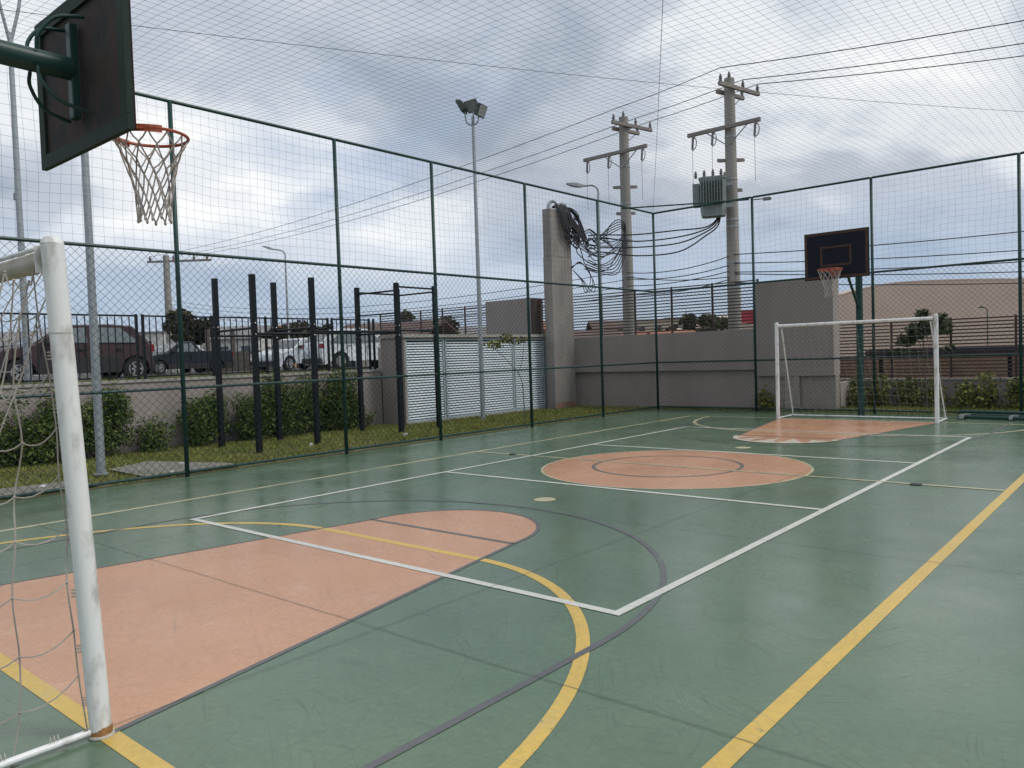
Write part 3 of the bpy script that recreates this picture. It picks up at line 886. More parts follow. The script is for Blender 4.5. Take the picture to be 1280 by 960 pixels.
def goal(label, yb, s, lean, near, group):
    """s = +1: net lies towards -y"""
    x0, x1, HG = 4.10, 7.20, 2.07
    t = thing('football_goal', label, 'goal', ((x0 + x1) / 2, yb, 0), group=group)
    back = 0.82
    yt = yb - s * lean
    for x in (x0, x1):
        p = MB()
        p.tube([(x, yb, 0.004), (x, yb - s * lean * .5, HG * 0.5), (x, yt, HG)], 0.043 if near else 0.040, 20)
        p.lathe([(0.0435 if near else 0.0405, 0), (0.040, 0.012), (0.03, 0.026), (0.004, 0.031)], (x, yt, HG), 20)
        o = p.build('post', 'goal_white', t, smooth=True)
        if near:
            q = MB().lathe([(0.0442, -0.003), (0.0442, 0.003)], (x, yt + 0.015, HG * 0.825), 20)
            q.build('seam', 'goal_dirty', o)
            q = MB().lathe([(0.0442, 0.003), (0.0441, 0.028), (0.0435, 0.045)], (x, yb, 0), 20)
            q.build('rusty_foot', 'rust', o)
            q = MB().lathe([(0.053, 0.003), (0.050, 0.010), (0.045, 0.012)], (x, yb, 0), 20)
            q.build('foot_ring', 'goal_dirty', o)
    zc0 = HG - (0.058 if near else 0.05)
    MB().tube([(x0 + 0.04, yt, zc0), (x1 - 0.04, yt, zc0)], 0.043 if near else 0.034, 16).build('crossbar', 'goal_dirty' if near else 'goal_white', t, smooth=True)
    for x, sx in ((x0, 1), (x1, -1)):
        if near:
            MB().tube([(x + sx * 0.10, yt, HG - 0.11), (x + sx * 0.045, yt + s * 0.01, HG - 0.36)], 0.009, 8).build('gusset', 'goal_white', t, smooth=True)
            MB().box(min(x + sx * 0.046, x + sx * 0.052), max(x + sx * 0.046, x + sx * 0.052), yt - 0.05, yt + 0.05, HG - 0.115, HG - 0.005).build('flange', 'goal_white', t)
            MB().tube([(x + sx * 0.06, yt - s * .045, HG - 0.018), (x + sx * 1.2, yt - s * 0.05, HG - 0.016)], 0.010, 8).build('net_rod', 'goal_white', t, smooth=True)
        MB().tube([(x, yb - s * 0.045, 0.03), (x, yb - s * back, 0.03)], 0.015, 10).build('ground_bar', 'goal_white', t, smooth=True)
        if not near:
            MB().tube([(x + sx * 0.10, yt - s * .02, HG - 0.11), (x + sx * 0.02, yb - s * back, 0.03)], 0.014, 8).build('stay', 'goal_white', t, smooth=True)
    MB().tube([(x0, yb - s * back, 0.03), (x1, yb - s * back, 0.03)], 0.015, 10).build('rear_bar', 'goal_white', t, smooth=True)
    # net
    mb = MB()
    r = 0.0033 if near else 0.0016
    def side(x, sx):
        def f(u, v):
            z = (HG - 0.16) * (1 - v) + 0.05
            d = back * min(1, 0.12 + v * 0.9) * u
            return Vector((x + sx * (0.05 * math.sin(3.1 * u) * math.sin(3.1 * v) + (0.075 * (1 - v))), yb - s * (0.05 + lean * (1 - v) + d), z + (-0.05 * math.sin(3.14 * u) if near else 0)))
        return f
    for x, sx in ((x0, 1), (x1, -1)):
        net_grid(side(x, sx), 3 if near else 5, 9 if near else 13, r, int(x * 10), 0.022 if near else 0.004, mb, drop=0.035 if near else 0.004)
    def rear(u, v):
        z = (HG - 0.10) * (1 - v) + 0.05
        d = 0.10 + back * min(1, v * 0.9 + 0.0)
        return Vector((x0 + 0.06 + (x1 - x0 - 0.12) * u, yb - s * (0.02 + d * v ** 0.25 * 0.98), z - 0.02 * math.sin(u * 9)))
    net_grid(rear, 12 if near else 19, 9 if near else 13, r * 0.9, 5, 0.012 if near else 0.006, mb, sub=3, drop=0.012)
    o = mb.build('net', 'net_dark' if near else 'net_white', t)
    if near:                                   # wire hooks that hold the net on the posts and bars
        for x, sx in ((x1, -1),):
            for z in (1.60, 1.38, 1.06, 0.84, 0.60, 0.36, 0.13):
                b = MB()
                for k in range(3):
                    c = Vector((x - 0.046, yb - s * (0.02 + lean * z / HG), z + k * 0.014))
                    b.tube([c + Vector((-0.016 * math.sin(a) - 0.004, 0.012 * math.cos(a) - 0.012, 0.006 * a / 6)) for a in np.linspace(0, 5.2, 8)], 0.0018, 4)
                b.build('hook', 'net_white', t)
            for y in (0.17, 0.36, 0.6):
                b = MB()
                for k in range(3):
                    c = Vector((x, yb - s * (y + k * 0.014), 0.045))
                    b.tube([c + Vector((0.016 * math.cos(a), 0.002 * a, 0.010 + 0.014 * math.sin(a))) for a in np.linspace(-0.6, 4, 8)], 0.0018, 4)
                b.build('hook', 'net_white', t)
    return t
goal('white steel football goal close by on the left, cut off by the picture edge', -17.28, 1, 0.09, True, None)
goal('whole white football goal at the far end of the court', -2.0, -1, 0.02, False, None)

# ------------------------------------------------ basketball stands
def hoop_stand(label, ypole, yboard, s, near):
    """s = +1: board faces +y"""
    cx = 5.585 if near else 5.54
    t = thing('basketball_stand', label, 'basketball hoop', (cx - 0.02, ypole, 0))
    zc_ = 3.38
    w, h = (0.64, 0.46) if near else (0.61, 0.46)
    zb = 2.90
    zb = 2.905
    if near:
        MB().tube([(cx, ypole, 0.0), (cx, ypole, zc_ - 0.12)], 0.09, 16).build('pole', 'fence_green', t, smooth=True)
        MB().tube(smooth_path([(cx, ypole, zc_ - 0.3), (cx, ypole + s * 0.03, zc_ - 0.1), (cx, ypole + s * .18, zc_), (cx, yboard - s * 0.07, zc_)], 6), 0.068, 18).build('arm', 'fence_green', t, smooth=True)
    else:
        MB().tube([(cx - 0.04, ypole, 0.0), (cx - 0.04, ypole, 3.42)], 0.072, 14).build('pole', 'fence_green', t, smooth=True)
        MB().tube([(cx - 0.04, ypole, zc_), (cx, yboard - s * 0.05, zc_)], 0.06, 12).build('arm', 'fence_green', t, smooth=True)
        MB().tube([(cx - 0.04, ypole + s * 0.05, 2.35), (cx - 0.02, yboard - s * 0.45, 3.30)], 0.028, 10).build('strut', 'fence_green', t, smooth=True)
        MB().lathe([(0.14, 0.0), (0.14, 0.02), (0.075, 0.022), (0.075, 0.03)], (cx - 0.04, ypole, 0), 14).build('base_plate', 'fence_green', t)
    bd = MB().box(cx - w, cx + w, yboard - s * 0.012, yboard + s * 0.012, zb, zb + 2 * h).build('backboard', 'board_back', t)
    # wooden frame round the rim of the board
    for a in ((cx - w - 0.012, cx + w + 0.012, zb - 0.012, zb + 0.075), (cx - w - 0.012, cx + w + 0.012, zb + 2 * h - 0.075, zb + 2 * h + 0.012)):
        MB().box(a[0], a[1], yboard - s * 0.030, yboard + s * 0.003, a[2], a[3]).build('frame_rail', 'board_frame', bd)
    for xx in (cx - w - 0.012, cx + w - 0.075):
        MB().box(xx, xx + 0.087, yboard - s * 0.030, yboard + s * 0.003, zb + 0.077, zb + 2 * h - 0.077).build('frame_rail', 'board_frame', bd)
    MB().box(cx - w + 0.001, cx + w - 0.001, yboard + s * 0.0125, yboard + s * 0.017, zb + 0.001, zb + 2 * h - 0.001).build('front_face', 'board_front', bd)
    fy = (yboard + s * 0.018, yboard + s * 0.022)
    for a in ((cx - w, cx + w, zb, zb + 0.05), (cx - w, cx + w, zb + 2 * h - 0.05, zb + 2 * h)):
        MB().box(a[0], a[1], *fy, a[2], a[3]).build('border', 'board_brown', bd)
    for xx in (cx - w, cx + w - 0.05):
        MB().box(xx, xx + 0.05, *fy, zb + 0.052, zb + 2 * h - 0.052).build('border', 'board_brown', bd)
    q = MB()
    q.box(cx - 0.30, cx + 0.30, *fy, zb + 0.24, zb + 0.28).box(cx - 0.30, cx + 0.30, *fy, zb + 0.60, zb + 0.64)
    q.box(cx - 0.30, cx - 0.26, *fy, zb + 0.282, zb + 0.598).box(cx + 0.26, cx + 0.30, *fy, zb + 0.282, zb + 0.598)
    q.build('target_square', 'board_brown', bd)
    if near:
        yb_ = yboard - s * 0.03
        MB().box(cx - 0.032, cx + 0.032, yb_ - s * 0.045, yb_, zc_ - 0.30, zc_ + 0.27).build('bracket', 'fence_green', t, bevel=0.006)
        for sx in (-1, 1):
            for sz in (-1, 1):
                MB().tube(smooth_path([(cx + sx * 0.06, yb_ - s * 0.24, zc_ + sz * 0.05), (cx + sx * 0.085, yb_ - s * 0.235, zc_ + sz * 0.13), (cx + sx * 0.12, yb_ - s * 0.15, zc_ + sz * 0.24), (cx + sx * 0.14, yb_ + s * 0.0, zc_ + sz * 0.28)], 6), 0.011, 8).build('brace', 'fence_green', t, smooth=True)
        # flakes of old stain on the plywood back
    # hoop
    rc = Vector((cx + (0.04 if near else 0.0), yboard + s * 0.385, 3.05))
    rim = MB()
    n = 40
    rim.tube([rc + Vector((0.225 * math.cos(6.28319 * k / n), 0.225 * math.sin(6.28319 * k / n), 0)) for k in range(n + 1)], 0.0105, 8, cap=False)
    rm = rim.build('rim', 'hoop_orange', t, smooth=True)
    br = MB()
    br.box(rc.x - 0.09, rc.x + 0.09, yboard + s * 0.024, yboard + s * 0.034, 2.95, 3.09)
    br.box(rc.x - 0.07, rc.x + 0.07, yboard + s * 0.036, yboard + s * 0.165, 3.035, 3.06)
    for sx in (-1, 1):
        br.tube([(rc.x + sx * 0.08, yboard + s * 0.04, 3.03), (rc.x + sx * 0.20, rc.y - s * 0.10, 3.045)], 0.009, 6)
    # the thick band that wraps the back half of the ring
    pts = [rc + Vector((0.232 * math.cos(a), -s * 0.232 * math.sin(a), 0)) for a in np.linspace(0.15, 2.99, 20)]
    for a, b2 in zip(pts[:-1], pts[1:]):
        br.add([a + Vector((0, 0, -0.028)), b2 + Vector((0, 0, -0.028)), b2 + Vector((0, 0, 0.018)), a + Vector((0, 0, 0.018))], [(0, 1, 2, 3)])
    br.build('bracket', 'hoop_orange', rm)
    # net
    mb = MB()
    K, rows = 12, 6
    rad = [0.222, 0.190, 0.158, 0.130, 0.112, 0.098, 0.100]
    zz = [3.04, 2.965, 2.875, 2.785, 2.69, 2.60, 2.52]
    rg = random.Random(11 if near else 12)
    nodes = [[rc + Vector((rad[j] * math.cos(6.28319 * (k + 0.5 * (j % 2)) / K) + rg.uniform(-.006, .006), rad[j] * math.sin(6.28319 * (k + 0.5 * (j % 2)) / K) + rg.uniform(-.006, .006), zz[j] - 3.05 + rg.uniform(-.012, .012) * (j > 0))) for k in range(K)] for j in range(rows + 1)]
    rr_ = 0.0052 if near else 0.0036
    for j in range(rows):
        for k in range(K):
            a = nodes[j][k]
            for dk in ((0, -1) if j % 2 == 0 else (0, 1)):
                b2 = nodes[j + 1][(k + dk) % K]
                mid = (a + b2) / 2 + Vector((0, 0, -0.008))
                mb.tube([a, mid, b2], rr_, 5, cap=False)
    for k in range(K):
        q = nodes[rows][k]
        mb.lathe([(0.004, -0.02), (0.010, -0.008), (0.004, 0.012)], q, 6)
    mb.build('net', 'hoop_net', t)
    return t
hoop_stand('near basketball stand seen from behind, dark board and orange hoop at upper left', -18.35, -16.58, 1, True)
hoop_stand('far basketball stand with dark board behind the far goal', -0.91, -2.5, -1, False)

# green pipe frame lying by the far fence
t = thing('pipe_frame', 'dark green metal pipe frame lying at the foot of the far fence', 'frame', (8.1, -0.75, 0))
for y, z in ((-0.95, 0.05), (-0.55, 0.05), (-0.75, 0.14)):
    MB().tube([(7.35, y + .05, z), (9.2, y - .18, z)], 0.035, 10).build('pipe', 'fence_green', t, smooth=True)
for x in (7.45, 8.3, 9.1):
    MB().obox((x, -0.80, 0.06), (0.06, 0.52, 0.07), Matrix.Rotation(-0.12, 3, 'Z')).build('crosspiece', 'galv', t)

# ================================================================== GYM FRAMES
def gym(label, posts, beams, loc):
    t = thing('exercise_frame', label, 'exercise frame', loc)
    for x, y, h in posts:
        o = MB().box(x - 0.045, x + 0.045, y - 0.045, y + 0.045, 0.0, h).build('post', 'black_steel', t, bevel=0.006)
        for z in (2.08, 2.28):
            MB().lathe([(0.014, 0.0), (0.014, 0.012), (0.006, 0.016)], (x + 0.046, y, z), 8, 'X').build('bolt', 'bolt', o)
            MB().lathe([(0.014, 0.0), (0.014, -0.012), (0.006, -0.016)], (x, y - 0.046, z), 8, 'Y').build('bolt', 'bolt', o)
    for a, b2, r in beams:
        a, b2 = Vector(a), Vector(b2)
        d = (b2 - a).normalized() * 0.046
        MB().tube([a + d, b2 - d], r, 10).build('bar', 'black_steel', t, smooth=True)
    return t
A_, B_, C_, D_ = (-3.05, -11.0), (-1.52, -11.15), (-2.97, -9.8), (-1.68, -9.82)
E_, F_, G_, H_ = (-2.95, -7.74), (-1.76, -7.65), (-2.98, -6.55), (-1.80, -6.5)
def q3(p, z): return (p[0], p[1], z)
gym('black four post pull up frame with waist bars, nearer left', [(*A_, 3.2), (*B_, 3.13), (*C_, 3.18), (*D_, 3.16)],
    [(q3(A_, 2.2), q3(B_, 2.2), 0.022), (q3(C_, 2.22), q3(D_, 2.22), 0.022), (q3(A_, 2.12), q3(C_, 2.12), 0.022), (q3(B_, 2.10), q3(D_, 2.10), 0.022)], (-2.3, -10.4, 0))
gym('black monkey bar frame in front of the louvred cabinet', [(*E_, 3.17), (*F_, 3.18), (*G_, 3.2), (*H_, 3.17)],
    [(q3(E_, 3.02), q3(F_, 3.02), 0.02), (q3(G_, 3.04), q3(H_, 3.04), 0.02), (q3(F_, 3.10), q3(H_, 3.10), 0.02), (q3(E_, 3.06), q3(G_, 3.06), 0.02),
     (q3(E_, 2.14), q3(F_, 2.14), 0.022), (q3(E_, 2.22), q3(G_, 2.22), 0.022), (q3(F_, 2.18), q3(H_, 2.18), 0.022), (q3(E_, 2.55), q3(F_, 2.55), 0.016)], (-2.3, -7.1, 0))
t = thing('parallel_bars', 'long black horizontal bars between the two exercise frames', 'bars', (-2.4, -8.75, 0))
MB().tube([(-2.96, -9.75, 2.17), (-2.96, -7.80, 2.17)], 0.022, 10).build('bar', 'black_steel', t, smooth=True)
MB().tube([(-1.70, -9.77, 2.15), (-1.75, -7.71, 2.15)], 0.022, 10).build('bar', 'black_steel', t, smooth=True)

# ================================================================== LAMP MASTS
def flood(head_c, dirv, parent, tilt):
    """one floodlight: finned box and glass"""
    c = Vector(head_c)
    z = Vector(dirv).normalized()
    x = z.cross(Vector((0, 0, 1))).normalized()
    y = x.cross(z)
    rot = Matrix((x, z, y)).transposed()
    h = MB().obox(c, (0.34, 0.07, 0.30), rot)
    for k in range(7):
        h.obox(c - z * 0.055 + x * (-0.13 + 0.0433 * k), (0.010, 0.05, 0.26), rot)
    o = h.build('floodlight', 'lamp_housing', parent)
    MB().obox(c + z * 0.038, (0.30, 0.006, 0.26), rot).build('glass', 'lamp_glass', o)
    return o
def mast(label, x, y, z0, top, heads, r, group):
    t = thing('lamp_mast', label, 'lamp post', (x, y, z0), group=group)
    MB().tube([(x, y, z0), (x, y, z0 + (top - z0) * .5), (x, y, top)], r, 14, r2=r * 0.62).build('pole', 'galv', t, smooth=True)
    MB().lathe([(r * 1.6, 0), (r * 1.6, 0.015), (r * 1.05, 0.02), (r * 1.05, 0.10)], (x, y, z0), 14).build('base_collar', 'galv', t)
    for hx, hy, hz, d in heads:
        c = Vector((x + hx, y + hy, top + hz))
        MB().tube(smooth_path([(x, y, top - 0.22), (x + hx * .6, y + hy * .6, top - 0.12), tuple(c - Vector(d).normalized() * 0.09 - Vector((0, 0, 0.02)))], 5), 0.018, 8).build('arm', 'galv', t, smooth=True)
        flood(c, d, t, 0)
    return t
RV, FV = Vector((0.76, 0.65, 0)), Vector((-0.65, 0.76, 0))
h1 = RV * -0.27 - FV * 0.0; h2 = RV * 0.21 - FV * 0.05; h3 = RV * 0.0 - FV * 0.12
mast('galvanised floodlight mast standing in front of the louvred cabinet', -2.40, -4.40, 0.0, 7.45,
     [(h1.x, h1.y, 0.24, RV * -1 + FV * .3 + Vector((0, 0, -.55))), (h2.x, h2.y, 0.12, RV * 1.0 - FV * .55 + Vector((0, 0, -.5))), (h3.x, h3.y, 0.22, RV * -.55 - FV * .75 + Vector((0, 0, -.75)))], 0.062, None)
mast('galvanised mast rising from the paving right behind the near goal post', -1.12, -13.95, 0.05, 9.6,
     [(0.3, 0.2, 0.2, (1, 0.6, -.6)), (0.3, -0.3, 0.2, (1, -0.6, -.6))], 0.062, None)
t = mast('galvanised mast with a forked top beside the brown car', -4.55, -13.72, 1.27, 7.4, [], 0.062, None)
for sgn in (-1, 1):
    MB().tube(smooth_path([(-4.55, -13.72, 7.2), (-4.55 + .03, -13.72 + sgn * 0.07, 7.5), (-4.55 + .05, -13.72 + sgn * 0.17, 8.0), (-4.5, -13.72 + sgn * 0.2, 8.6)], 5), 0.028, 8).build('arm', 'galv', t, smooth=True)
    flood((-4.44, -13.72 + sgn * 0.24, 8.7), (1, sgn * 0.5, -0.7), t, 0)
MB().box(-4.68, -4.615, -13.76, -13.68, 4.55, 4.67).build('junction_box', 'lamp_grey', t)

# ================================================================== STREET POLES AND WIRES
WD = WD0 = Vector((-0.975, 0.19, 0)); UD = UD0 = Vector((0.22, 0.975, 0))          # along the line, across it
def insul(mb, c, up=1):
    c = Vector(c)
    for k in range(3):
        mb.lathe([(0.022, 0), (0.055, 0.015), (0.03, 0.05)], c + Vector((0, 0, up * 0.05 * k)), 8)
    mb.lathe([(0.028, 0.0), (0.034, 0.03), (0.012, 0.055)], c + Vector((0, 0, up * 0.15)), 8)
def street_pole(label, x, y, top, r0, r1, second, reach=1.45):
    WD, UD = WD0, UD0
    t = thing('utility_pole', label, 'utility pole', (x, y, -0.06))
    MB().tube([(x, y, -0.06), (x, y, top * 0.5), (x, y, top)], [r0, (r0 + r1) / 2, r1], 18).build('pole', 'concrete_pole', t, smooth=True)
    base = Vector((x, y, 0))
    for z in (3.3, 4.05, 5.05, 5.25, 6.4, 7.6):
        rr = r0 + (r1 - r0) * z / top
        MB().lathe([(rr + 0.003, -0.025), (rr + 0.010, -0.02), (rr + 0.010, 0.02), (rr + 0.003, 0.025)], (x, y, z), 16).build('band', 'galv', t)
    # two arms across the line at the top
    for k, (z, off, a0, a1) in enumerate(((top - 0.30, -0.20, -0.72, 1.10), (top - 0.34, 0.20, -0.30, 0.92))):
        c = base + WD * off
        m = c + UD * ((a0 + a1) / 2)
        MB().obox((m.x, m.y, z), (0.09, a1 - a0, 0.11), Matrix((WD * -1, UD, Vector((0, 0, 1)))).transposed()).build('crossarm', 'concrete', t, bevel=0.008)
        for s in ((a0 + 0.07, 0.35, a1 - 0.07) if k == 0 else (0.45, a1 - 0.07)):
            p = c + UD * s
            b = MB(); insul(b, (p.x, p.y, z + 0.056)); b.build('insulator', 'porcelain', t)
    b = MB(); insul(b, (x, y, top)); b.build('insulator', 'porcelain', t)
    MB().tube([base + UD * 0.02 + Vector((0, 0, top - 0.85)), base + UD * 0.75 + WD * .2 + Vector((0, 0, top - 0.40))], 0.016, 6).build('arm_brace', 'galv', t)
    # long arm along the line, with fuse cutouts
    z = second
    a0, a1 = -1.0, reach
    WD = Vector((-1, 0.02, 0)); UD = Vector((0.02, 1, 0))
    c = base - UD * (r1 + 0.09)
    m = c + WD * ((a0 + a1) / 2)
    MB().obox((m.x, m.y, z), (a1 - a0, 0.09, 0.11), Matrix((WD, UD, Vector((0, 0, 1)))).transposed()).build('crossarm', 'concrete', t, bevel=0.008)
    for s in (a0 + 0.08, 0.35, a1 - 0.25):
        p = c + WD * s - UD * 0.05
        b = MB()
        b.tube([(p.x, p.y, z - 0.06), (p.x, p.y, z - 0.14)], 0.018, 6)
        q = p - UD * 0.10
        b.tube([(q.x, q.y, z - 0.10), (q.x - 0.03, q.y, z - 0.46)], 0.035, 8)
        b.tube(smooth_path([(p.x, p.y, z - 0.12), (q.x, q.y, z - 0.10), (q.x + 0.12, q.y - .05, z - 0.22), (q.x + 0.10, q.y - .04, z - 0.42), (q.x - .02, q.y, z - 0.50)], 4), 0.014, 6)
        b.build('fuse_cutout', 'porcelain', t, smooth=True)
        MB().tube([(q.x - 0.03, q.y, z - 0.46), (q.x - 0.03, q.y, z - 1.7)], 0.006, 4).build('drop_wire', 'wire_black', t)
    for s in (-1, 1):
        MB().tube([c + WD * (s * 0.62) + Vector((0, 0, z - 0.05)), base - UD * r1 + Vector((0, 0, z - 0.52))], 0.016, 6).build('arm_brace', 'galv', t)
    for z2, w in ((6.95, 0.30), (6.1, 0.22)):
        m = base - UD * (r0 - 0.02)
        MB().obox((x, y, z2), (0.10, 2 * w + 0.15, 0.09), Matrix((UD, RV, Vector((0, 0, 1)))).transposed()).build('step_bracket', 'concrete', t)
    return t
PA, PB, PC = Vector((-2.97, 3.43, 0)), Vector((1.02, 2.70, 0)), Vector((-41.9, 7.04, 0))
street_pole('concrete utility pole without a transformer, left of the court corner', PA.x, PA.y, 9.20, 0.215, 0.150, 8.05)
tp = street_pole('concrete utility pole that carries the grey transformer', PB.x, PB.y, 9.25, 0.205, 0.145, 7.85, 1.22)
t = thing('utility_pole', 'distant utility pole with one crossarm beyond the dark pickup', 'utility pole', (PC.x, PC.y, 0))
MB().tube([(PC.x, PC.y, -0.1), (PC.x, PC.y, 9.25)], 0.30, 12, r2=0.2).build('pole', 'concrete_pole', t, smooth=True)
m = PC + RV * 0.9
MB().obox((m.x, m.y, 8.85), (4.4, 0.12, 0.14), Matrix((RV, FV, Vector((0, 0, 1)))).transposed()).build('crossarm', 'concrete', t)
for s in (-2.0, -0.4, 1.0, 1.9):
    p = m + RV * s
    b = MB(); insul(b, (p.x, p.y, 8.93)); b.lathe([(0.06, 0), (0.10, 0.1), (0.05, 0.3)], (p.x, p.y, 8.93), 8); b.build('insulator', 'porcelain', t)

# transformer
tc_ = PB - RV * 0.60 - FV * 0.25
t = thing('transformer', 'grey oil filled transformer hung on the right utility pole', 'transformer', (tc_.x, tc_.y, 5.25))
rotT = Matrix((Vector((0.93, 0.36, 0)), Vector((-0.36, 0.93, 0)), Vector((0, 0, 1)))).transposed()
def tl(x, y, z): return tc_ + rotT @ Vector((x, y, 0)) + Vector((0, 0, z))
b = MB()
oct_ = [(-.40, -.16), (-.30, -.26), (.30, -.26), (.40, -.16), (.40, .16), (.30, .26), (-.30, .26), (-.40, .16)]
for (z0, z1, s0, s1) in ((5.32, 5.50, 0.80, 0.86), (5.50, 6.36, 0.86, 0.90), (6.36, 6.42, 0.96, 0.96)):
    v = [tl(x * s0, y * s0, z0) for x, y in oct_] + [tl(x * s1, y * s1, z1) for x, y in oct_]
    b.add(v, [(i, (i + 1) % 8, 8 + (i + 1) % 8, 8 + i) for i in range(8)] + [tuple(range(7, -1, -1)), tuple(range(8, 16))])
b.build('tank', 'xfmr_grey', t)
fin = MB()
for k in range(9):
    fin.obox(tl(-0.30 + 0.075 * k, -0.33, 5.98), (0.022, 0.20, 0.70), rotT)
fin.build('cooling_fins', 'xfmr_grey', t)
fin = MB()
for k in range(5):
    fin.obox(tl(-0.46, -0.16 + 0.08 * k, 5.95), (0.18, 0.028, 0.62), rotT)
fin.build('cooling_fins', 'xfmr_grey', t)
for k, (x, y) in enumerate(((-0.46, -0.10), (-0.22, -0.15), (0.02, -0.15), (0.24, -0.12))):
    b = MB(); p = tl(x, y, 6.42); insul(b, p); b.build('bushing', 'porcelain', t)
for k in range(3):
    b = MB(); p = tl(0.34, -0.1 + .1 * k, 6.42); b.lathe([(0.02, 0), (0.045, 0.02), (0.03, 0.10)], p, 8); b.build('bushing', 'porcelain', t)
MB().obox(tl(0.44, 0.02, 6.2), (0.22, 0.10, 0.10), rotT).build('hanger', 'galv', t)
MB().obox(tl(0.44, 0.02, 5.6), (0.22, 0.10, 0.10), rotT).build('hanger', 'galv', t)

# wires: three on the tops, a bundle below, loose cables from the column
def wires(label, paths, r, cat='wires', mat='wire_black'):
    t = thing('overhead_wires', label, cat, tuple(paths[0][0]))
    for p in paths:
        MB().tube(p, r, 5).build('wire', mat, t)
    return t
def top_pts(P, top):
    a = P + WD * -0.20
    return [Vector((a.x + UD.x * -0.65, a.y + UD.y * -0.65, top - 0.02)), Vector((a.x + UD.x * 0.35, a.y + UD.y * 0.35, top - 0.02)), Vector((a.x + UD.x * 1.03, a.y + UD.y * 1.03, top - 0.02))]
TA, TB = top_pts(PA, 9.20), top_pts(PB, 9.25)
TB[0].z += 0.15; TA[0].z += 0.12
TC = [Vector((PC.x + RV.x * s, PC.y + RV.y * s, 9.2)) for s in (-1.1, 0.5, 1.9)]
RE = [Vector((24.0, 4.9, 8.75)), Vector((24, 7.3, 8.75)), Vector((24, 9.6, 8.8))]
wires('three power wires running from the two near poles to the distant pole', [sag(a, b2, 0.55, 20) for a, b2 in zip(TA, TC)], 0.011)
wires('three power wires between the tops of the two near poles', [sag(a, b2, 0.03, 8) for a, b2 in zip(TA, TB)], 0.011)
wires('three power wires leaving the transformer pole to the upper right', [sag(a, b2, 0.42, 20) for a, b2 in zip(TB, RE)], 0.013)
lo = []
for k, (za, zb_, s) in enumerate(((4.15, 4.20, 0.16), (3.95, 3.95, 0.14), (3.72, 3.78, 0.10), (3.45, 3.55, 0.14), (4.02, 3.62, 0.10))):
    lo.append(sag((PA.x + 0.1, PA.y - 0.2, za), (PB.x - 0.05, PB.y - 0.2, zb_), s, 10))
wires('slack telephone cables between the two near poles', lo, 0.014, mat='cable_black')
lo = []
for k, za in enumerate((4.2, 3.92, 3.70, 3.42)):
    lo.append(sag((PA.x - 0.05, PA.y - 0.2, za), (PC.x, PC.y, 6.2 - .25 * k), 0.9, 18))
wires('slack telephone cables running left from the near poles', lo, 0.012, mat='cable_black')
lo = []
for k, (za, ze, y) in enumerate(((4.25, 5.6, 10), (4.0, 4.9, 12), (3.75, 4.5, 12), (3.70, 3.9, 13), (3.45, 3.55, 14))):
    lo.append(sag((PB.x + 0.1, PB.y - 0.15, za), (20, y, ze), 0.45, 18))
wires('slack telephone cables running right from the transformer pole', lo, 0.014, mat='cable_black')
lo = []
for k, (y0, z0, z1) in enumerate(((0.9, 5.18, 5.42), (0.8, 4.98, 5.36), (0.95, 4.80, 5.28), (0.85, 4.55, 5.18))):
    lo.append(smooth_path([(-2.56, y0 - 0.25, z0 - 0.12), (-2.5, y0 + 0.3, z0 + (0.06 if k % 2 else -0.05)), (-1.6, 1.75, z0 - 0.10), (-0.4, 2.1, z0 - 0.09), (0.4, 2.3, z1 - 0.32), (0.72, 2.42, z1 - 0.05), (0.80, 2.46, z1 + 0.45)], 6))
wires('thick black cables sagging from the concrete column to the transformer', lo, 0.021, mat='cable_black')
lo = []
for k in range(5):
    z = 5.5 - 0.05 * k
    lo.append(smooth_path([(-2.6, 0.65 - .05 * k, 4.35 - 0.07 * k), (-2.6, 1.4, 4.22 - .06 * k), (-2.7, 2.2 + .06 * k, 4.45 - .09 * k), (-2.82 + .04 * k, 2.9, 5.0 - .03 * k), (-2.86, 3.2, z + .05), (-2.88 - .02 * k, 3.12, z + 0.28), (-3.02, 2.95, z + 0.34 - .03 * k), (-3.25 - .11 * k, 2.8 - .05 * k, z + 0.10 - .05 * k), (-3.30 - .09 * k, 2.78, z - 0.35 + .09 * k), (-3.12 - .05 * k, 2.9, z - 0.60 + .14 * k)], 6))
wires('coiled black cables hanging from the left utility pole', lo, 0.016, mat='cable_black')

# street lights far behind
def street_light(label, base, top, arm, r, mat='lamp_grey'):
    t = thing('street_light', label, 'street light', base)
    x, y, z = base
    MB().tube([(x, y, z), (x, y, top - 0.5)], r, 10, r2=r * 0.6).build('pole', 'galv', t, smooth=True)
    a = Vector((x, y, top))
    e = a + Vector(arm)
    MB().tube(smooth_path([(x, y, top - 0.5), (x, y, top - 0.1), tuple(a.lerp(e, 0.3) + Vector((0, 0, 0.05))), tuple(e)], 5), r * 0.5, 8).build('arm', 'galv', t, smooth=True)
    d = Vector(arm).normalized()
    n = d.cross(Vector((0, 0, 1))).normalized()
    h = MB()
    v = []
    for k, (w, hh) in enumerate(((0.05, 0.04), (0.13, 0.07), (0.13, 0.06), (0.04, 0.03))):
        c = e + d * (0.0 + 0.22 * k)
        v += [c + n * w - Vector((0, 0, hh)), c - n * w - Vector((0, 0, hh)), c - n * w * .7 + Vector((0, 0, hh)), c + n * w * .7 + Vector((0, 0, hh))]
    h.add(v, [(4 * k + i, 4 * k + (i + 1) % 4, 4 * k + 4 + (i + 1) % 4, 4 * k + 4 + i) for k in range(3) for i in range(4)] + [(3, 2, 1, 0), (12, 13, 14, 15)])
    h.build('lamp_head', mat, t)
    return t
street_light('street light with its arm to the left, just left of the court corner', (-6.24, 6.72, -0.06), 7.95, (-0.42, -0.36, 0.08), 0.075)
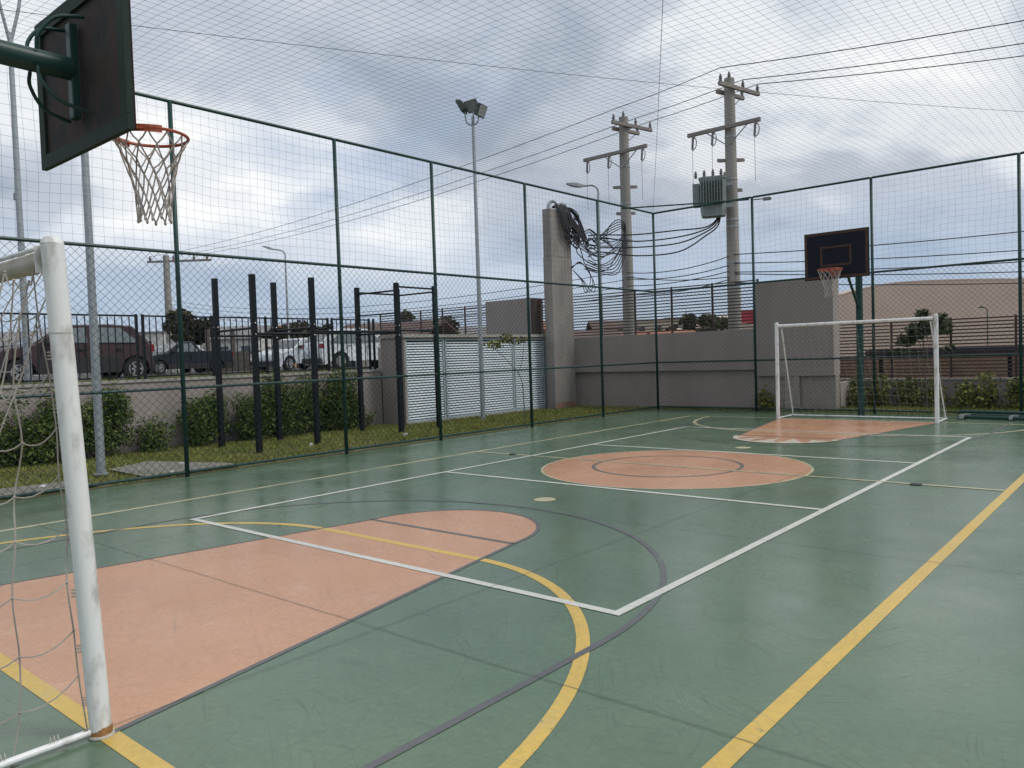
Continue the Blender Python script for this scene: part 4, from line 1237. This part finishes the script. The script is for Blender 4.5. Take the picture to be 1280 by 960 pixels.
street_light('distant street light above the exercise frames', (-28.47, 7.5, 1.27), 8.0, (-0.5, -0.42, 0.2), 0.08)

# ================================================================== CARS
def car(label, loc, rz, L, Wd, prof, belt, roofz, wheels, wr, paint, side_win, fr_glass, rr_glass, clad=0.0, tilt=0.16, group='cars in the car park', lights=True):
    """prof: body outline (x from nose 0 to tail L, z), clockwise over the top; local x forward = -x of profile"""
    t = thing('parked_car', label, 'car', loc, rz, group)
    w = Wd / 2
    bot = []
    arch = wr + 0.055
    zb = 0.20
    pts = list(prof)
    # bottom edge with arches, from tail to nose
    for wx in sorted(wheels, reverse=True):
        for k in range(9):
            a = math.pi * k / 8
            bot.append((wx + arch * math.cos(a), max(zb, wr + arch * math.sin(a))))
    poly = pts + [(L - 0.12, zb)] + bot + [(0.12, zb)]
    n = len(poly)
    cx_, cz_ = L / 2, belt * 0.6
    def half(z): return w - max(0, z - belt) * tilt * 2.0 - max(0, 0.45 - z) * 0.08
    rings = []
    for yk, ins in ((-1.0, 0.045), (-0.93, 0.012), (-0.8, 0.0), (0.8, 0.0), (0.93, 0.012), (1.0, 0.045)):
        ring = []
        for i, (x, z) in enumerate(poly):
            if i < len(pts):
                xx = x + (cx_ - x) / L * ins * 2.2
                # nose and tail curve round in plan
                e = max(0, abs(x - cx_) / cx_ - 0.72) / 0.28
                zz = z - (ins * 0.8 if z > belt * 0.7 else 0)
                yy = yk * half(zz) * (1 - 0.10 * e * e)
            else:
                xx, zz = x, z
                yy = yk * half(z)
            ring.append((L / 2 - xx, yy, zz))
        rings.append(ring)
    b = MB()
    v = [p for r in rings for p in r]
    f = []
    for k in range(len(rings) - 1):
        for i in range(n):
            j = (i + 1) % n
            f.append((k * n + i, k * n + j, (k + 1) * n + j, (k + 1) * n + i))
    f.append(tuple(range(n))[::-1]); f.append(tuple((len(rings) - 1) * n + i for i in range(n)))
    b.add(v, f)
    body = b.build('body', paint, t, local=True, smooth=True)
    def put(mb, name, mat, par=body): return mb.build(name, mat, par, local=True)
    for sy in (-1, 1):
        for wpoly in side_win:
            vv = [(L / 2 - x, sy * (half(z) + 0.004), z) for x, z in wpoly]
            vv += [(a, y - sy * 0.02, c) for a, y, c in vv]
            k = len(wpoly)
            fs = [tuple(range(k)), tuple(range(2 * k - 1, k - 1, -1))] + [(i, (i + 1) % k, k + (i + 1) % k, k + i) for i in range(k)]
            put(MB().add(vv, fs), 'window', 'glass_sky')
    for (x0, z0, x1, z1), nm in ((fr_glass, 'windscreen'), (rr_glass, 'rear_window')):
        nx, nz = (z1 - z0), -(x1 - x0)
        if nz < 0: nx, nz = -nx, -nz
        ln = math.hypot(nx, nz); nx, nz = nx / ln * 0.006, nz / ln * 0.006
        vv = []
        for x, z in ((x0, z0), (x1, z1)):
            h = half(z) * 0.86
            vv += [(L / 2 - x - nx, -h, z + nz), (L / 2 - x - nx, h, z + nz)]
        vv += [(a, y, c - 0.02) for a, y, c in vv]
        put(MB().add(vv, [(0, 1, 3, 2), (4, 6, 7, 5), (0, 4, 5, 1), (2, 3, 7, 6), (0, 2, 6, 4), (1, 5, 7, 3)]), nm, 'glass_dark')
    if clad:
        for sy in (-1, 1):
            ws = sorted(wheels)
            for xa, xb in ((0.16, ws[0] - arch - 0.02), (ws[0] + arch + 0.02, ws[1] - arch - 0.02), (ws[1] + arch + 0.02, L - 0.16)):
                if xb - xa > 0.1:
                    put(MB().box(L / 2 - xb, L / 2 - xa, sy * (w - 0.015), sy * (w + 0.010), 0.22, clad), 'cladding', 'black_plastic')
    # door seams, handles, mirrors, bumpers, lamps
    for sy in (-1, 1):
        xm = (wheels[0] + wheels[1]) / 2
        for x in (wheels[0] + arch + 0.10, xm + 0.12):
            put(MB().box(L / 2 - x - 0.005, L / 2 - x + 0.005, sy * (w - 0.02), sy * (w + 0.003), 0.30, belt - 0.02), 'door_seam', 'void_dark')
        for x in (xm + 0.02, xm + 0.92):
            put(MB().box(L / 2 - x - 0.08, L / 2 - x + 0.08, sy * (w - 0.01), sy * (w + 0.022), belt - 0.14, belt - 0.11), 'door_handle', 'black_plastic')
        xmi = wheels[0] + arch + 0.28
        put(MB().box(L / 2 - xmi - 0.06, L / 2 - xmi + 0.10, sy * (w + 0.01), sy * (w + 0.16), belt + 0.02, belt + 0.14), 'mirror', 'black_plastic')
        put(MB().box(L / 2 - 0.30, L / 2 - 0.04, sy * (w - 0.32), sy * (w - 0.09), 0.60, 0.74), 'headlight', 'head_clear')
        put(MB().box(-L / 2 + 0.02, -L / 2 + 0.16, sy * (w - 0.24), sy * (w - 0.075), belt - 0.20, belt - 0.02), 'tail_light', 'tail_red')
    put(MB().box(L / 2 - 0.10, L / 2 + 0.02, -w * 0.86, w * 0.86, 0.24, 0.42), 'bumper', 'black_plastic')
    put(MB().box(-L / 2 - 0.02, -L / 2 + 0.10, -w * 0.86, w * 0.86, 0.26, 0.46), 'bumper', 'black_plastic')
    for wx in wheels:
        for sy in (-1, 1):
            wh = MB().lathe([(wr * 0.6, -0.09), (wr * 0.93, -0.09), (wr, -0.06), (wr, 0.06), (wr * 0.93, 0.09), (wr * 0.6, 0.09)], (L / 2 - wx, sy * (w - 0.11), wr), 24, 'Y').build('wheel', 'tyre', t, local=True, smooth=True)
            r = MB()
            cy = sy * (w - 0.022)
            r.lathe([(wr * 0.62, -0.02), (wr * 0.62, 0.012), (wr * 0.54, 0.012), (wr * 0.54, -0.01)], (L / 2 - wx, cy, wr), 20, 'Y')
            for k in range(6):
                a = k * math.pi / 3
                r.obox((L / 2 - wx + math.cos(a) * wr * 0.30, cy + sy * 0.008, wr + math.sin(a) * wr * 0.30), (wr * 0.56, 0.014, wr * 0.17), Matrix.Rotation(-a, 3, 'Y'))
            r.build('rim', 'rim_silver', wh, local=True)
    return t
PZ = 1.27
hatch = [(0.0, 0.42), (0.02, 0.62), (0.14, 0.74), (0.86, 0.90), (1.05, 0.93), (1.66, 1.33), (1.86, 1.39), (2.8, 1.42), (3.35, 1.38), (3.70, 0.98), (3.80, 0.82), (3.82, 0.48)]
hw = [[(1.42, 0.95), (1.82, 1.29), (2.18, 1.32), (2.18, 0.95)], [(2.30, 0.95), (2.30, 1.32), (2.98, 1.31), (3.34, 0.98)]]
# nose towards -y (left in the picture)
car('brown hatchback with black side cladding behind the bar fence', (-10.0, -11.2, PZ), R_(-90), 3.85, 1.62, hatch, 0.92, 1.42, (0.72, 3.32), 0.29, 'car_brown',
    [[(1.30, 0.95), (1.74, 1.29), (2.20, 1.33), (2.20, 0.95)], [(2.34, 0.95), (2.34, 1.33), (3.02, 1.32), (3.38, 1.0), (3.38, 0.95)]], (1.07, 0.95, 1.64, 1.32), (3.37, 1.36, 3.69, 1.0), clad=0.60)
pick = [(0.0, 0.42), (0.02, 0.62), (0.14, 0.76), (0.92, 0.92), (1.10, 0.95), (1.72, 1.36), (1.9, 1.42), (2.25, 1.43), (2.45, 1.35), (2.62, 1.02), (4.10, 1.02), (4.22, 0.95), (4.25, 0.48)]
car('dark navy pickup with an open load bed behind the brown hatchback', (-23.0, -1.7, PZ), R_(-90), 4.25, 1.66, pick, 0.95, 1.43, (0.75, 3.35), 0.30, 'car_navy',
    [[(1.45, 0.97), (1.85, 1.33), (2.24, 1.35), (2.48, 1.04), (2.48, 0.97)]], (1.12, 0.97, 1.70, 1.35), (2.46, 1.34, 2.61, 1.05), clad=0.45)
car('white car half hidden behind the dark pickup', (-27.5, -0.2, PZ), R_(-90), 3.82, 1.65, hatch, 0.92, 1.42, (0.72, 3.22), 0.29, 'car_white', hw, (1.07, 0.95, 1.64, 1.32), (3.37, 1.36, 3.69, 1.0))
car('silver hatchback with its nose to the left behind the exercise frame', (-18.6, 1.25, PZ), R_(-78), 3.95, 1.68, hatch, 0.92, 1.42, (0.75, 3.22), 0.30, 'car_silver', hw, (1.07, 0.95, 1.64, 1.32), (3.37, 1.36, 3.69, 1.0))
suv = [(0.0, 0.46), (0.02, 0.70), (0.16, 0.86), (0.95, 1.02), (1.15, 1.05), (1.80, 1.50), (2.05, 1.57), (3.1, 1.58), (3.70, 1.48), (4.08, 1.08), (4.16, 0.92), (4.18, 0.50)]
car('white estate car with red tail lamp, nearest to the louvred cabinet', (-14.2, 1.20, PZ), R_(82), 4.18, 1.74, suv, 1.03, 1.58, (0.82, 3.38), 0.33, 'car_white',
    [[(1.55, 1.06), (1.98, 1.46), (2.45, 1.48), (2.45, 1.06)], [(2.55, 1.06), (2.55, 1.48), (3.2, 1.47), (3.72, 1.14), (3.72, 1.06)]], (1.17, 1.07, 1.78, 1.49), (3.72, 1.46, 4.07, 1.10))

# ================================================================== PLANTS
def shrub(label, x, y, half_y, h, depth, count, mat, size, seed, group, lumps=9, z0=0.0, name='shrub', cat='shrub'):
    t = thing(name, label, cat, (x, y, z0), group=group)
    rg = random.Random(seed)
    st = MB()
    cs, rs = [], []
    for k in range(lumps):
        px_, py_ = x + rg.uniform(-depth, depth) * 0.5, y + rg.uniform(-1, 1) * half_y * 0.85
        hz = h * rg.uniform(0.45, 0.92)
        st.tube(smooth_path([(x + (px_ - x) * .4, y + (py_ - y) * .5, z0 - 0.02), (px_ + rg.uniform(-.03, .03), py_ + rg.uniform(-.05, .05), z0 + hz * 0.5), (px_, py_, z0 + hz)], 3), 0.010, 5, r2=0.004)
        rad = rg.uniform(0.16, 0.30) * (h ** 0.5)
        for q in range(3):
            cs.append((px_ + rg.uniform(-.08, .08), py_ + rg.uniform(-.12, .12), z0 + hz * (0.35 + 0.3 * q) + rg.uniform(-.05, .05)))
            rs.append((min(rad, depth), rad, rad * rg.uniform(0.7, 1.2)))
    st.build('stems', 'bark', t)
    leaves(cs, rs, count, size, t, 'foliage', mat, seed=seed, zmin=z0 + 0.03)
    return t
GH = 'hedge shrubs along the retaining wall'
for i, (y, hy, h, n, lab) in enumerate((
        (-15.6, 0.75, 1.15, 3600, 'dark green hedge shrub at the far left edge, beyond the near goal net'),
        (-14.15, 0.75, 1.25, 4600, 'dark green hedge shrub just left of the near goal post'),
        (-13.05, 0.62, 1.22, 4200, 'dense dark green hedge shrub right of the near goal post'),
        (-12.0, 0.22, 0.75, 700, 'small lone light shrub against the bare stretch of wall'),
        (-10.95, 0.45, 1.08, 2800, 'dark green shrub behind the leftmost exercise post'),
        (-9.95, 0.45, 1.02, 2400, 'thin green shrub between the two left exercise posts'),
        (-8.95, 0.55, 1.28, 4400, 'bushy green shrub in the middle of the right hedge'),
        (-7.85, 0.55, 1.30, 4800, 'tall green shrub at the right end of the hedge'),
        (-7.15, 0.20, 0.55, 500, 'low green plant at the end of the hedge by the bare wall'))):
    shrub(lab, -3.68, y, hy, h, 0.28, int(n * 2.1), 'leaf_hedge', 0.033, 40 + i, GH, lumps=12 if n > 2000 else 5)
GR = 'yellow green plants behind the far goal'
for i, (x, y, hy, h, n, lab) in enumerate((
        (2.95, 0.30, 0.16, 0.55, 300, 'small yellow green plant left of the far goal, against the tall block'),
        (3.85, 0.95, 0.25, 0.85, 900, 'leafy green plant at the left end of the far goal'),
        (4.75, 1.45, 0.28, 0.85, 800, 'yellow green plant right of the tall wall block'),
        (5.25, 1.60, 0.26, 0.95, 800, 'yellow green plant just left of the far hoop pole'),
        (5.80, 1.55, 0.26, 1.0, 850, 'tall yellow green plant just right of the far hoop pole'),
        (6.45, 1.60, 0.26, 0.85, 750, 'yellow green plant inside the right part of the far goal'),
        (7.05, 1.55, 0.26, 0.85, 700, 'yellow green plant behind the right post of the far goal'),
        (7.50, 1.55, 0.22, 1.0, 600, 'tall yellow plant right of the far goal'),
        (8.05, 1.55, 0.26, 0.85, 700, 'green plant near the right edge, left of the last fence post'),
        (8.75, 1.55, 0.26, 0.9, 700, 'green plant at the right edge beside the last fence post'))):
    shrub(lab, x, y, hy, h * 0.88, 0.26, int(n * 0.95), 'leaf_yellow', 0.052, 70 + i, GR, lumps=6)

def tree(label, x, y, z0, h, crown, count, size, mat, seed, trunk_r, name='tree', group=None, lean=(0, 0)):
    """tapered trunk, limbs to each lump of crown; crown: (dx, dy, z, rx, rz)"""
    t = thing(name, label, 'tree', (x, y, z0), group=group)
    rg = random.Random(seed)
    fork = h * 0.5
    tr = MB()
    tr.tube(smooth_path([(x, y, z0 - 0.05), (x + lean[0] * .3 + rg.uniform(-.05, .05) * h * .1, y + lean[1] * .3, z0 + fork * 0.5), (x + lean[0] * .6, y + lean[1] * .6, z0 + fork), (x + lean[0], y + lean[1], z0 + h * 0.85)], 4), trunk_r, 8, r2=trunk_r * 0.25)
    for dx, dy, z, rx, rz in crown:
        tr.tube(smooth_path([(x + lean[0] * .5, y + lean[1] * .5, z0 + min(fork, z * 0.7)), (x + dx * 0.5 + lean[0] * .4, y + dy * 0.5, z0 + z * 0.82), (x + dx, y + dy, z0 + z)], 3), trunk_r * 0.45, 6, r2=trunk_r * 0.12)
    tr.build('trunk', 'bark', t, smooth=True)
    cs = [(x + dx, y + dy, z0 + z) for dx, dy, z, rx, rz in crown]
    rs = [(rx, rx, rz) for dx, dy, z, rx, rz in crown]
    leaves(cs, rs, count, size, t, 'crown', mat, seed=seed)
    return t
tree('small tree with a loose crown behind the right post of the far goal', 6.33, 1.25, 0.0, 2.2,
     [(-0.45, 0.05, 1.62, 0.24, 0.16), (-0.20, 0.0, 1.85, 0.26, 0.18), (0.08, 0.05, 1.95, 0.24, 0.2), (-0.05, -0.1, 2.2, 0.18, 0.13), (0.33, 0.0, 1.92, 0.22, 0.18), (0.28, 0.1, 2.12, 0.16, 0.12), (-0.62, 0.1, 1.35, 0.24, 0.10), (-0.28, 0, 1.32, 0.14, 0.06), (0.42, 0.05, 1.42, 0.14, 0.06)], 900, 0.075, 'leaf_tree', 5, 0.022, lean=(-0.10, 0))
# thin sapling in front of the cabinet
t = thing('sapling', 'thin crooked sapling with a few yellow leaves before the cabinet', 'sapling', (-1.21, -4.24, 0))
MB().tube(smooth_path([(-1.21, -4.24, 0), (-1.24, -4.20, 0.5), (-1.30, -4.22, 1.05), (-1.52, -4.42, 1.45), (-1.75, -4.6, 1.75)], 4), 0.014, 6, r2=0.006).build('stem', 'bark', t, smooth=True)
MB().tube(smooth_path([(-1.34, -4.24, 1.15), (-1.32, -4.10, 1.5), (-1.33, -4.02, 1.85)], 4), 0.008, 5, r2=0.004).build('stem', 'bark', t, smooth=True)
leaves([(-1.75, -4.62, 1.86), (-1.55, -4.45, 2.0), (-1.33, -4.05, 1.95), (-1.45, -4.2, 1.9)], [(0.30, 0.25, 0.12), (0.22, 0.22, 0.12), (0.16, 0.16, 0.10), (0.18, 0.18, 0.08)], 240, 0.05, t, 'leaves', 'leaf_yellow', seed=9)

# small litter on the grass
for i, (x, y, lab) in enumerate(((-1.1, -12.75, 'white scrap of paper on the paved patch beyond the fence'), (-0.35, -13.3, 'white scrap of paper near the fence foot by the paved patch'), (-0.6, -14.9, 'white scrap of litter seen through the near goal net'), (-1.25, -8.0, 'white scrap of paper on the grass beside the monkey bar frame'), (-1.5, -10.1, 'pale stone in the grass among the exercise posts'))):
    b = MB()
    rg = random.Random(i)
    top = [(x + 0.05 * math.cos(k * 1.05) * rg.uniform(.6, 1.2), y + 0.05 * math.sin(k * 1.05) * rg.uniform(.6, 1.2), 0.062 + rg.uniform(0, .02)) for k in range(6)]
    low = [(a, c, 0.052 if y < -12 else 0.012) for a, c, _ in top]
    b.add(top + low, [tuple(range(6))] + [(i_, (i_ + 1) % 6, 6 + (i_ + 1) % 6, 6 + i_) for i_ in range(6)])
    props(b.build('litter', 'litter'), lab, 'litter')

# ================================================================== BEYOND
ROT = Matrix((RV, FV, Vector((0, 0, 1)))).transposed()
def house(label, c, w, dp, h, rh, wall, roof, nwin, seed, z0=-0.1, rot=0.0, flat=False):
    t = thing('house', label, 'house', (c[0], c[1], z0), group='houses of the far neighbourhood')
    rm = ROT @ Matrix.Rotation(rot, 3, 'Z')
    o = Vector((c[0], c[1], 0))
    def L(x, y, z): return o + rm @ Vector((x, y, 0)) + Vector((0, 0, z))
    b = MB()
    b.obox(L(0, 0, (h + z0) / 2), (w, dp, h - z0), rm)
    b.build('wall', wall, t)
    r = MB()
    ov = 0.35
    if flat:
        r.obox(L(0, 0, h + 0.10), (w + 0.2, dp + 0.2, 0.2), rm)
    else:
        v = [L(-w / 2 - ov, -dp / 2 - ov, h - 0.05), L(w / 2 + ov, -dp / 2 - ov, h - 0.05), L(w / 2 + ov, dp / 2 + ov, h - 0.05), L(-w / 2 - ov, dp / 2 + ov, h - 0.05), L(-w / 2 - ov, 0, h + rh), L(w / 2 + ov, 0, h + rh)]
        v += [p + Vector((0, 0, 0.12)) for p in v]
        r.add(v, [(0, 4, 5, 1), (2, 5, 4, 3), (6, 7, 11, 10), (8, 9, 10, 11), (0, 1, 7, 6), (2, 3, 9, 8), (0, 6, 10, 4), (4, 10, 9, 3), (1, 5, 11, 7), (5, 2, 8, 11)])
    r.build('roof', roof, t)
    rg = random.Random(seed)
    for k in range(nwin):
        x = -w / 2 + w * (k + 0.5) / nwin + rg.uniform(-.2, .2)
        f = MB(); f.obox(L(x, -dp / 2 - 0.02, h - 1.25), (1.2, 0.08, 1.1), rm)
        fo = f.build('window', 'h_white', t)
        f = MB(); f.obox(L(x, -dp / 2 - 0.065, h - 1.25), (1.0, 0.03, 0.9), rm)
        f.build('pane', 'glass_dark', fo)
    return t
def at(px, d, py=440):
    """a spot d metres down the viewing direction"""
    v = Fw + R2 * ((px - 640) / 973.8) + U2 * ((480 - py) / 973.8)
    return CAM + v * d
def hs(px, d, *a, **k):
    p = at(px, d); return house(a[0], (p.x, p.y), *a[1:], **k)
hs(8, 75, 'white house with grey roof at the far left, beyond the brown car', 9, 8, 4.0, 1.4, 'h_white', 'tile_grey', 3, 1, z0=1.2)
hs(95, 95, 'cream house with orange roof above the brown car', 12, 9, 4.4, 1.8, 'h_cream', 'tile_orange', 4, 2, z0=1.2)
hs(172, 85, 'pale block with flat roof between the brown car and the pickup', 9, 8, 5.2, 0, 'h_white', 'tile_grey', 3, 3, z0=1.2, flat=True)
hs(285, 90, 'white house with grey roof beyond the pickup tail', 10, 9, 4.5, 1.5, 'h_white', 'tile_grey', 4, 4, z0=1.2)
hs(325, 105, 'ochre house with orange roof beyond the grey board fence', 9, 9, 5.0, 1.7, 'h_ochre', 'tile_orange', 3, 5, z0=1.2)
hs(495, 44, 'long low house with a brown tiled roof behind the estate car', 5.4, 5, 2.75, 0.85, 'h_cream', 'tile_brown', 3, 6, z0=-0.1, rot=-0.3)
hs(572, 95, 'white house with grey roof seen through the slats above the cabinet', 12, 9, 3.8, 1.4, 'h_white', 'tile_grey', 4, 7)
hs(600, 70, 'small white house with orange roof left of the small wall block', 6, 7, 2.6, 0.8, 'h_white', 'tile_orange', 2, 8)
hs(676, 60, 'ochre house seen beside the concrete column', 3, 6, 3.4, 0.7, 'h_ochre', 'tile_orange', 1, 9)
hs(738, 55, 'white house with brown roof right of the concrete column', 3.2, 6, 2.5, 0.6, 'h_white', 'tile_brown', 2, 10)
hs(765, 80, 'grey house with a dark sloping roof behind the left utility pole', 4, 7, 3.9, 0.9, 'h_white', 'tile_brown', 2, 11)
hs(806, 62, 'orange house with orange roof at the court corner', 3.2, 6, 2.5, 0.6, 'h_ochre', 'tile_orange', 2, 12)
hs(815, 120, 'large white block of flats beyond the court corner', 12, 10, 6.2, 0, 'h_cream', 'tile_grey', 5, 13, flat=True)
hs(852, 58, 'low house with bright orange roof between the two near poles', 4.2, 6, 2.3, 0.7, 'h_white', 'tile_orange', 2, 14)
hs(862, 125, 'grey block of flats between the two near poles', 9, 9, 6.6, 0, 'h_grey', 'tile_grey', 4, 15, flat=True)
hs(898, 110, 'cream block of flats just left of the transformer pole', 9, 9, 5.6, 0, 'h_cream', 'tile_grey', 4, 16, flat=True)
hs(948, 90, 'white house right of the transformer pole', 9, 8, 3.6, 1.3, 'h_white', 'tile_grey', 3, 17)
# red hoarding
p = at(937, 60, 396)
t = thing('billboard', 'red billboard seen through the slats beside the transformer pole', 'billboard', (p.x, p.y, -0.1))
MB().obox((p.x, p.y, 4.05), (2.1, 0.12, 1.0), ROT).build('panel', 'sign_red', t)
for s in (-0.7, 0.7):
    q = p + RV * s
    MB().tube([(q.x, q.y, -0.1), (q.x, q.y, 3.55)], 0.07, 8).build('leg', 'galv', t)
# board fence at the back of the car park
p0, p1 = at(250, 40), at(345, 40)
t = thing('board_fence', 'weathered grey board fence at the back of the car park', 'fence', (p0.x, p0.y, PZ))
nb = 26
for k in range(nb):
    q = Vector(p0).lerp(Vector(p1), (k + 0.5) / nb)
    MB().obox((q.x, q.y, PZ + 0.5 + 0.0), (0.148, 0.03, 1.0 + 0.04 * (k % 3)), Matrix((RV, FV, Vector((0, 0, 1)))).transposed()).build('board', 'wood_grey', t)
for k in (1, 5):
    q = Vector(p0).lerp(Vector(p1), (0.08, .1, .2, .3, .4, .43)[k])
    MB().obox((q.x - .05, q.y + .06, PZ + 1.1), (0.22, 0.10, 2.2), Matrix((RV, FV, Vector((0, 0, 1)))).transposed()).build('post', 'wood_grey', t)
# trees behind the car park and the street
def rtree(label, px, d, h, rad, z0, n, size, mat, seed, flat=0.75):
    p = at(px, d)
    rg = random.Random(seed)
    cr = []
    for k in range(9):
        a = rg.uniform(0, 6.28); q = rad * rg.uniform(0.15, 0.75)
        cr.append((q * math.cos(a), q * math.sin(a), h * rg.uniform(0.55, 0.88), rad * rg.uniform(0.3, 0.5), rad * flat * rg.uniform(0.3, 0.5)))
    return tree(label, p.x, p.y, z0, h, cr, n, size, mat, seed, 0.12)
rtree('round brownish tree behind the dark pickup', 235, 46, 3.7, 1.55, 1.27, 2600, 0.16, 'leaf_dry', 21)
rtree('broad dark tree behind the silver hatchback', 372, 50, 3.0, 1.6, 1.27, 2400, 0.17, 'leaf_dry', 22)
rtree('dark bushy tree right of the broad dark tree behind the cars', 408, 52, 2.9, 1.3, 1.27, 1800, 0.17, 'leaf_tree', 23)
rtree('dark green tree beside the brown tiled house', 546, 47, 4.4, 1.4, -0.1, 2000, 0.17, 'leaf_tree', 24)
rtree('spiky dark tree rising over the brown tiled roof', 512, 48, 5.1, 1.1, -0.1, 1600, 0.17, 'leaf_tree', 25)
rtree('green tree seen through the slats left of the transformer pole', 884, 52, 4.1, 1.7, -0.1, 2600, 0.17, 'leaf_tree', 26)
rtree('small dark tree low behind the slats by the court corner', 835, 75, 4.0, 1.6, -0.1, 1400, 0.2, 'leaf_dry', 27)
rtree('dark tree far left beyond the brown car bonnet', 50, 110, 5.0, 3.0, 1.2, 1600, 0.3, 'leaf_tree', 28)

# canopy and brick wall behind the right slat fence
t = thing('canopy', 'long dark navy canopy roof behind the right slat fence', 'canopy', (9, 4.5, 0))
MB().box(4.35, 16, 3.45, 4.3, 1.22, 1.40).build('roof', 'navy_sheet', t, bevel=0.01)
for x in (4.5, 7.5, 10.5):
    MB().box(x, x + 0.09, 4.15, 4.24, -0.06, 1.217).build('leg', 'black_steel', t)
t = thing('brick_wall', 'brown brick wall in the shade under the navy canopy', 'wall', (9, 6.2, 0))
MB().box(2.0, 18, 6.1, 6.3, -0.1, 1.18).build('wall', 'brick_brown', t)
# beige warehouse
p = at(1190, 62)
t = thing('warehouse', 'big beige warehouse with a low gable roof on the right', 'warehouse', (p.x, p.y, -0.1))
prof = [(-14.0, 3.7), (-12.4, 4.45), (-10.8, 4.98), (-9.2, 5.38), (-7.6, 5.80), (-6.0, 6.14), (-4.4, 6.32), (-2.0, 6.40), (1.0, 6.40), (4.0, 6.34), (8.0, 6.2), (15, 5.75), (26, 4.6)]
o = Vector((p.x, p.y, 0))
def wl(x, y, z): return o + RV * x + FV * y + Vector((0, 0, z))
v = [wl(x, 0, z) for x, z in prof] + [wl(26, 0, -0.1), wl(-14, 0, -0.1)]
v2 = [q + FV * 45 for q in v]
k = len(v)
MB().add(v + v2, [tuple(range(k))[::-1], tuple(range(k, 2 * k))] + [(i, (i + 1) % k, k + (i + 1) % k, k + i) for i in range(len(prof), k)]).build('wall', 'warehouse_beige', t)
r = MB()
for i in range(len(prof) - 1):
    (x0, z0), (x1, z1) = prof[i], prof[i + 1]
    q = [wl(x0, 0.02, z0 + 0.02), wl(x1, 0.02, z1 + 0.02), wl(x1, 45.3, z1 + 0.02), wl(x0, 45.3, z0 + 0.02)]
    q += [a + Vector((0, 0, 0.12)) for a in q]
    r.add(q, [(0, 3, 2, 1), (4, 5, 6, 7), (0, 1, 5, 4), (1, 2, 6, 5), (2, 3, 7, 6), (3, 0, 4, 7)])
r.build('roof', 'warehouse_beige', t)
# small lamp on its wall
q = at(1234, 59, 386)
t = thing('wall_lamp', 'small dark lamp on a bent arm before the beige warehouse', 'lamp', (q.x, q.y, -0.1))
MB().tube(smooth_path([(q.x, q.y, -0.1), (q.x, q.y, 3.4), (q.x - 0.05, q.y - 0.05, 4.0), (q.x - 0.3, q.y - 0.25, 4.15)], 5), 0.04, 6).build('arm', 'lamp_housing', t)
MB().lathe([(0.05, 0.12), (0.22, 0.0), (0.2, -0.06)], (q.x - 0.33, q.y - 0.28, 4.12), 10).build('head', 'lamp_housing', t)
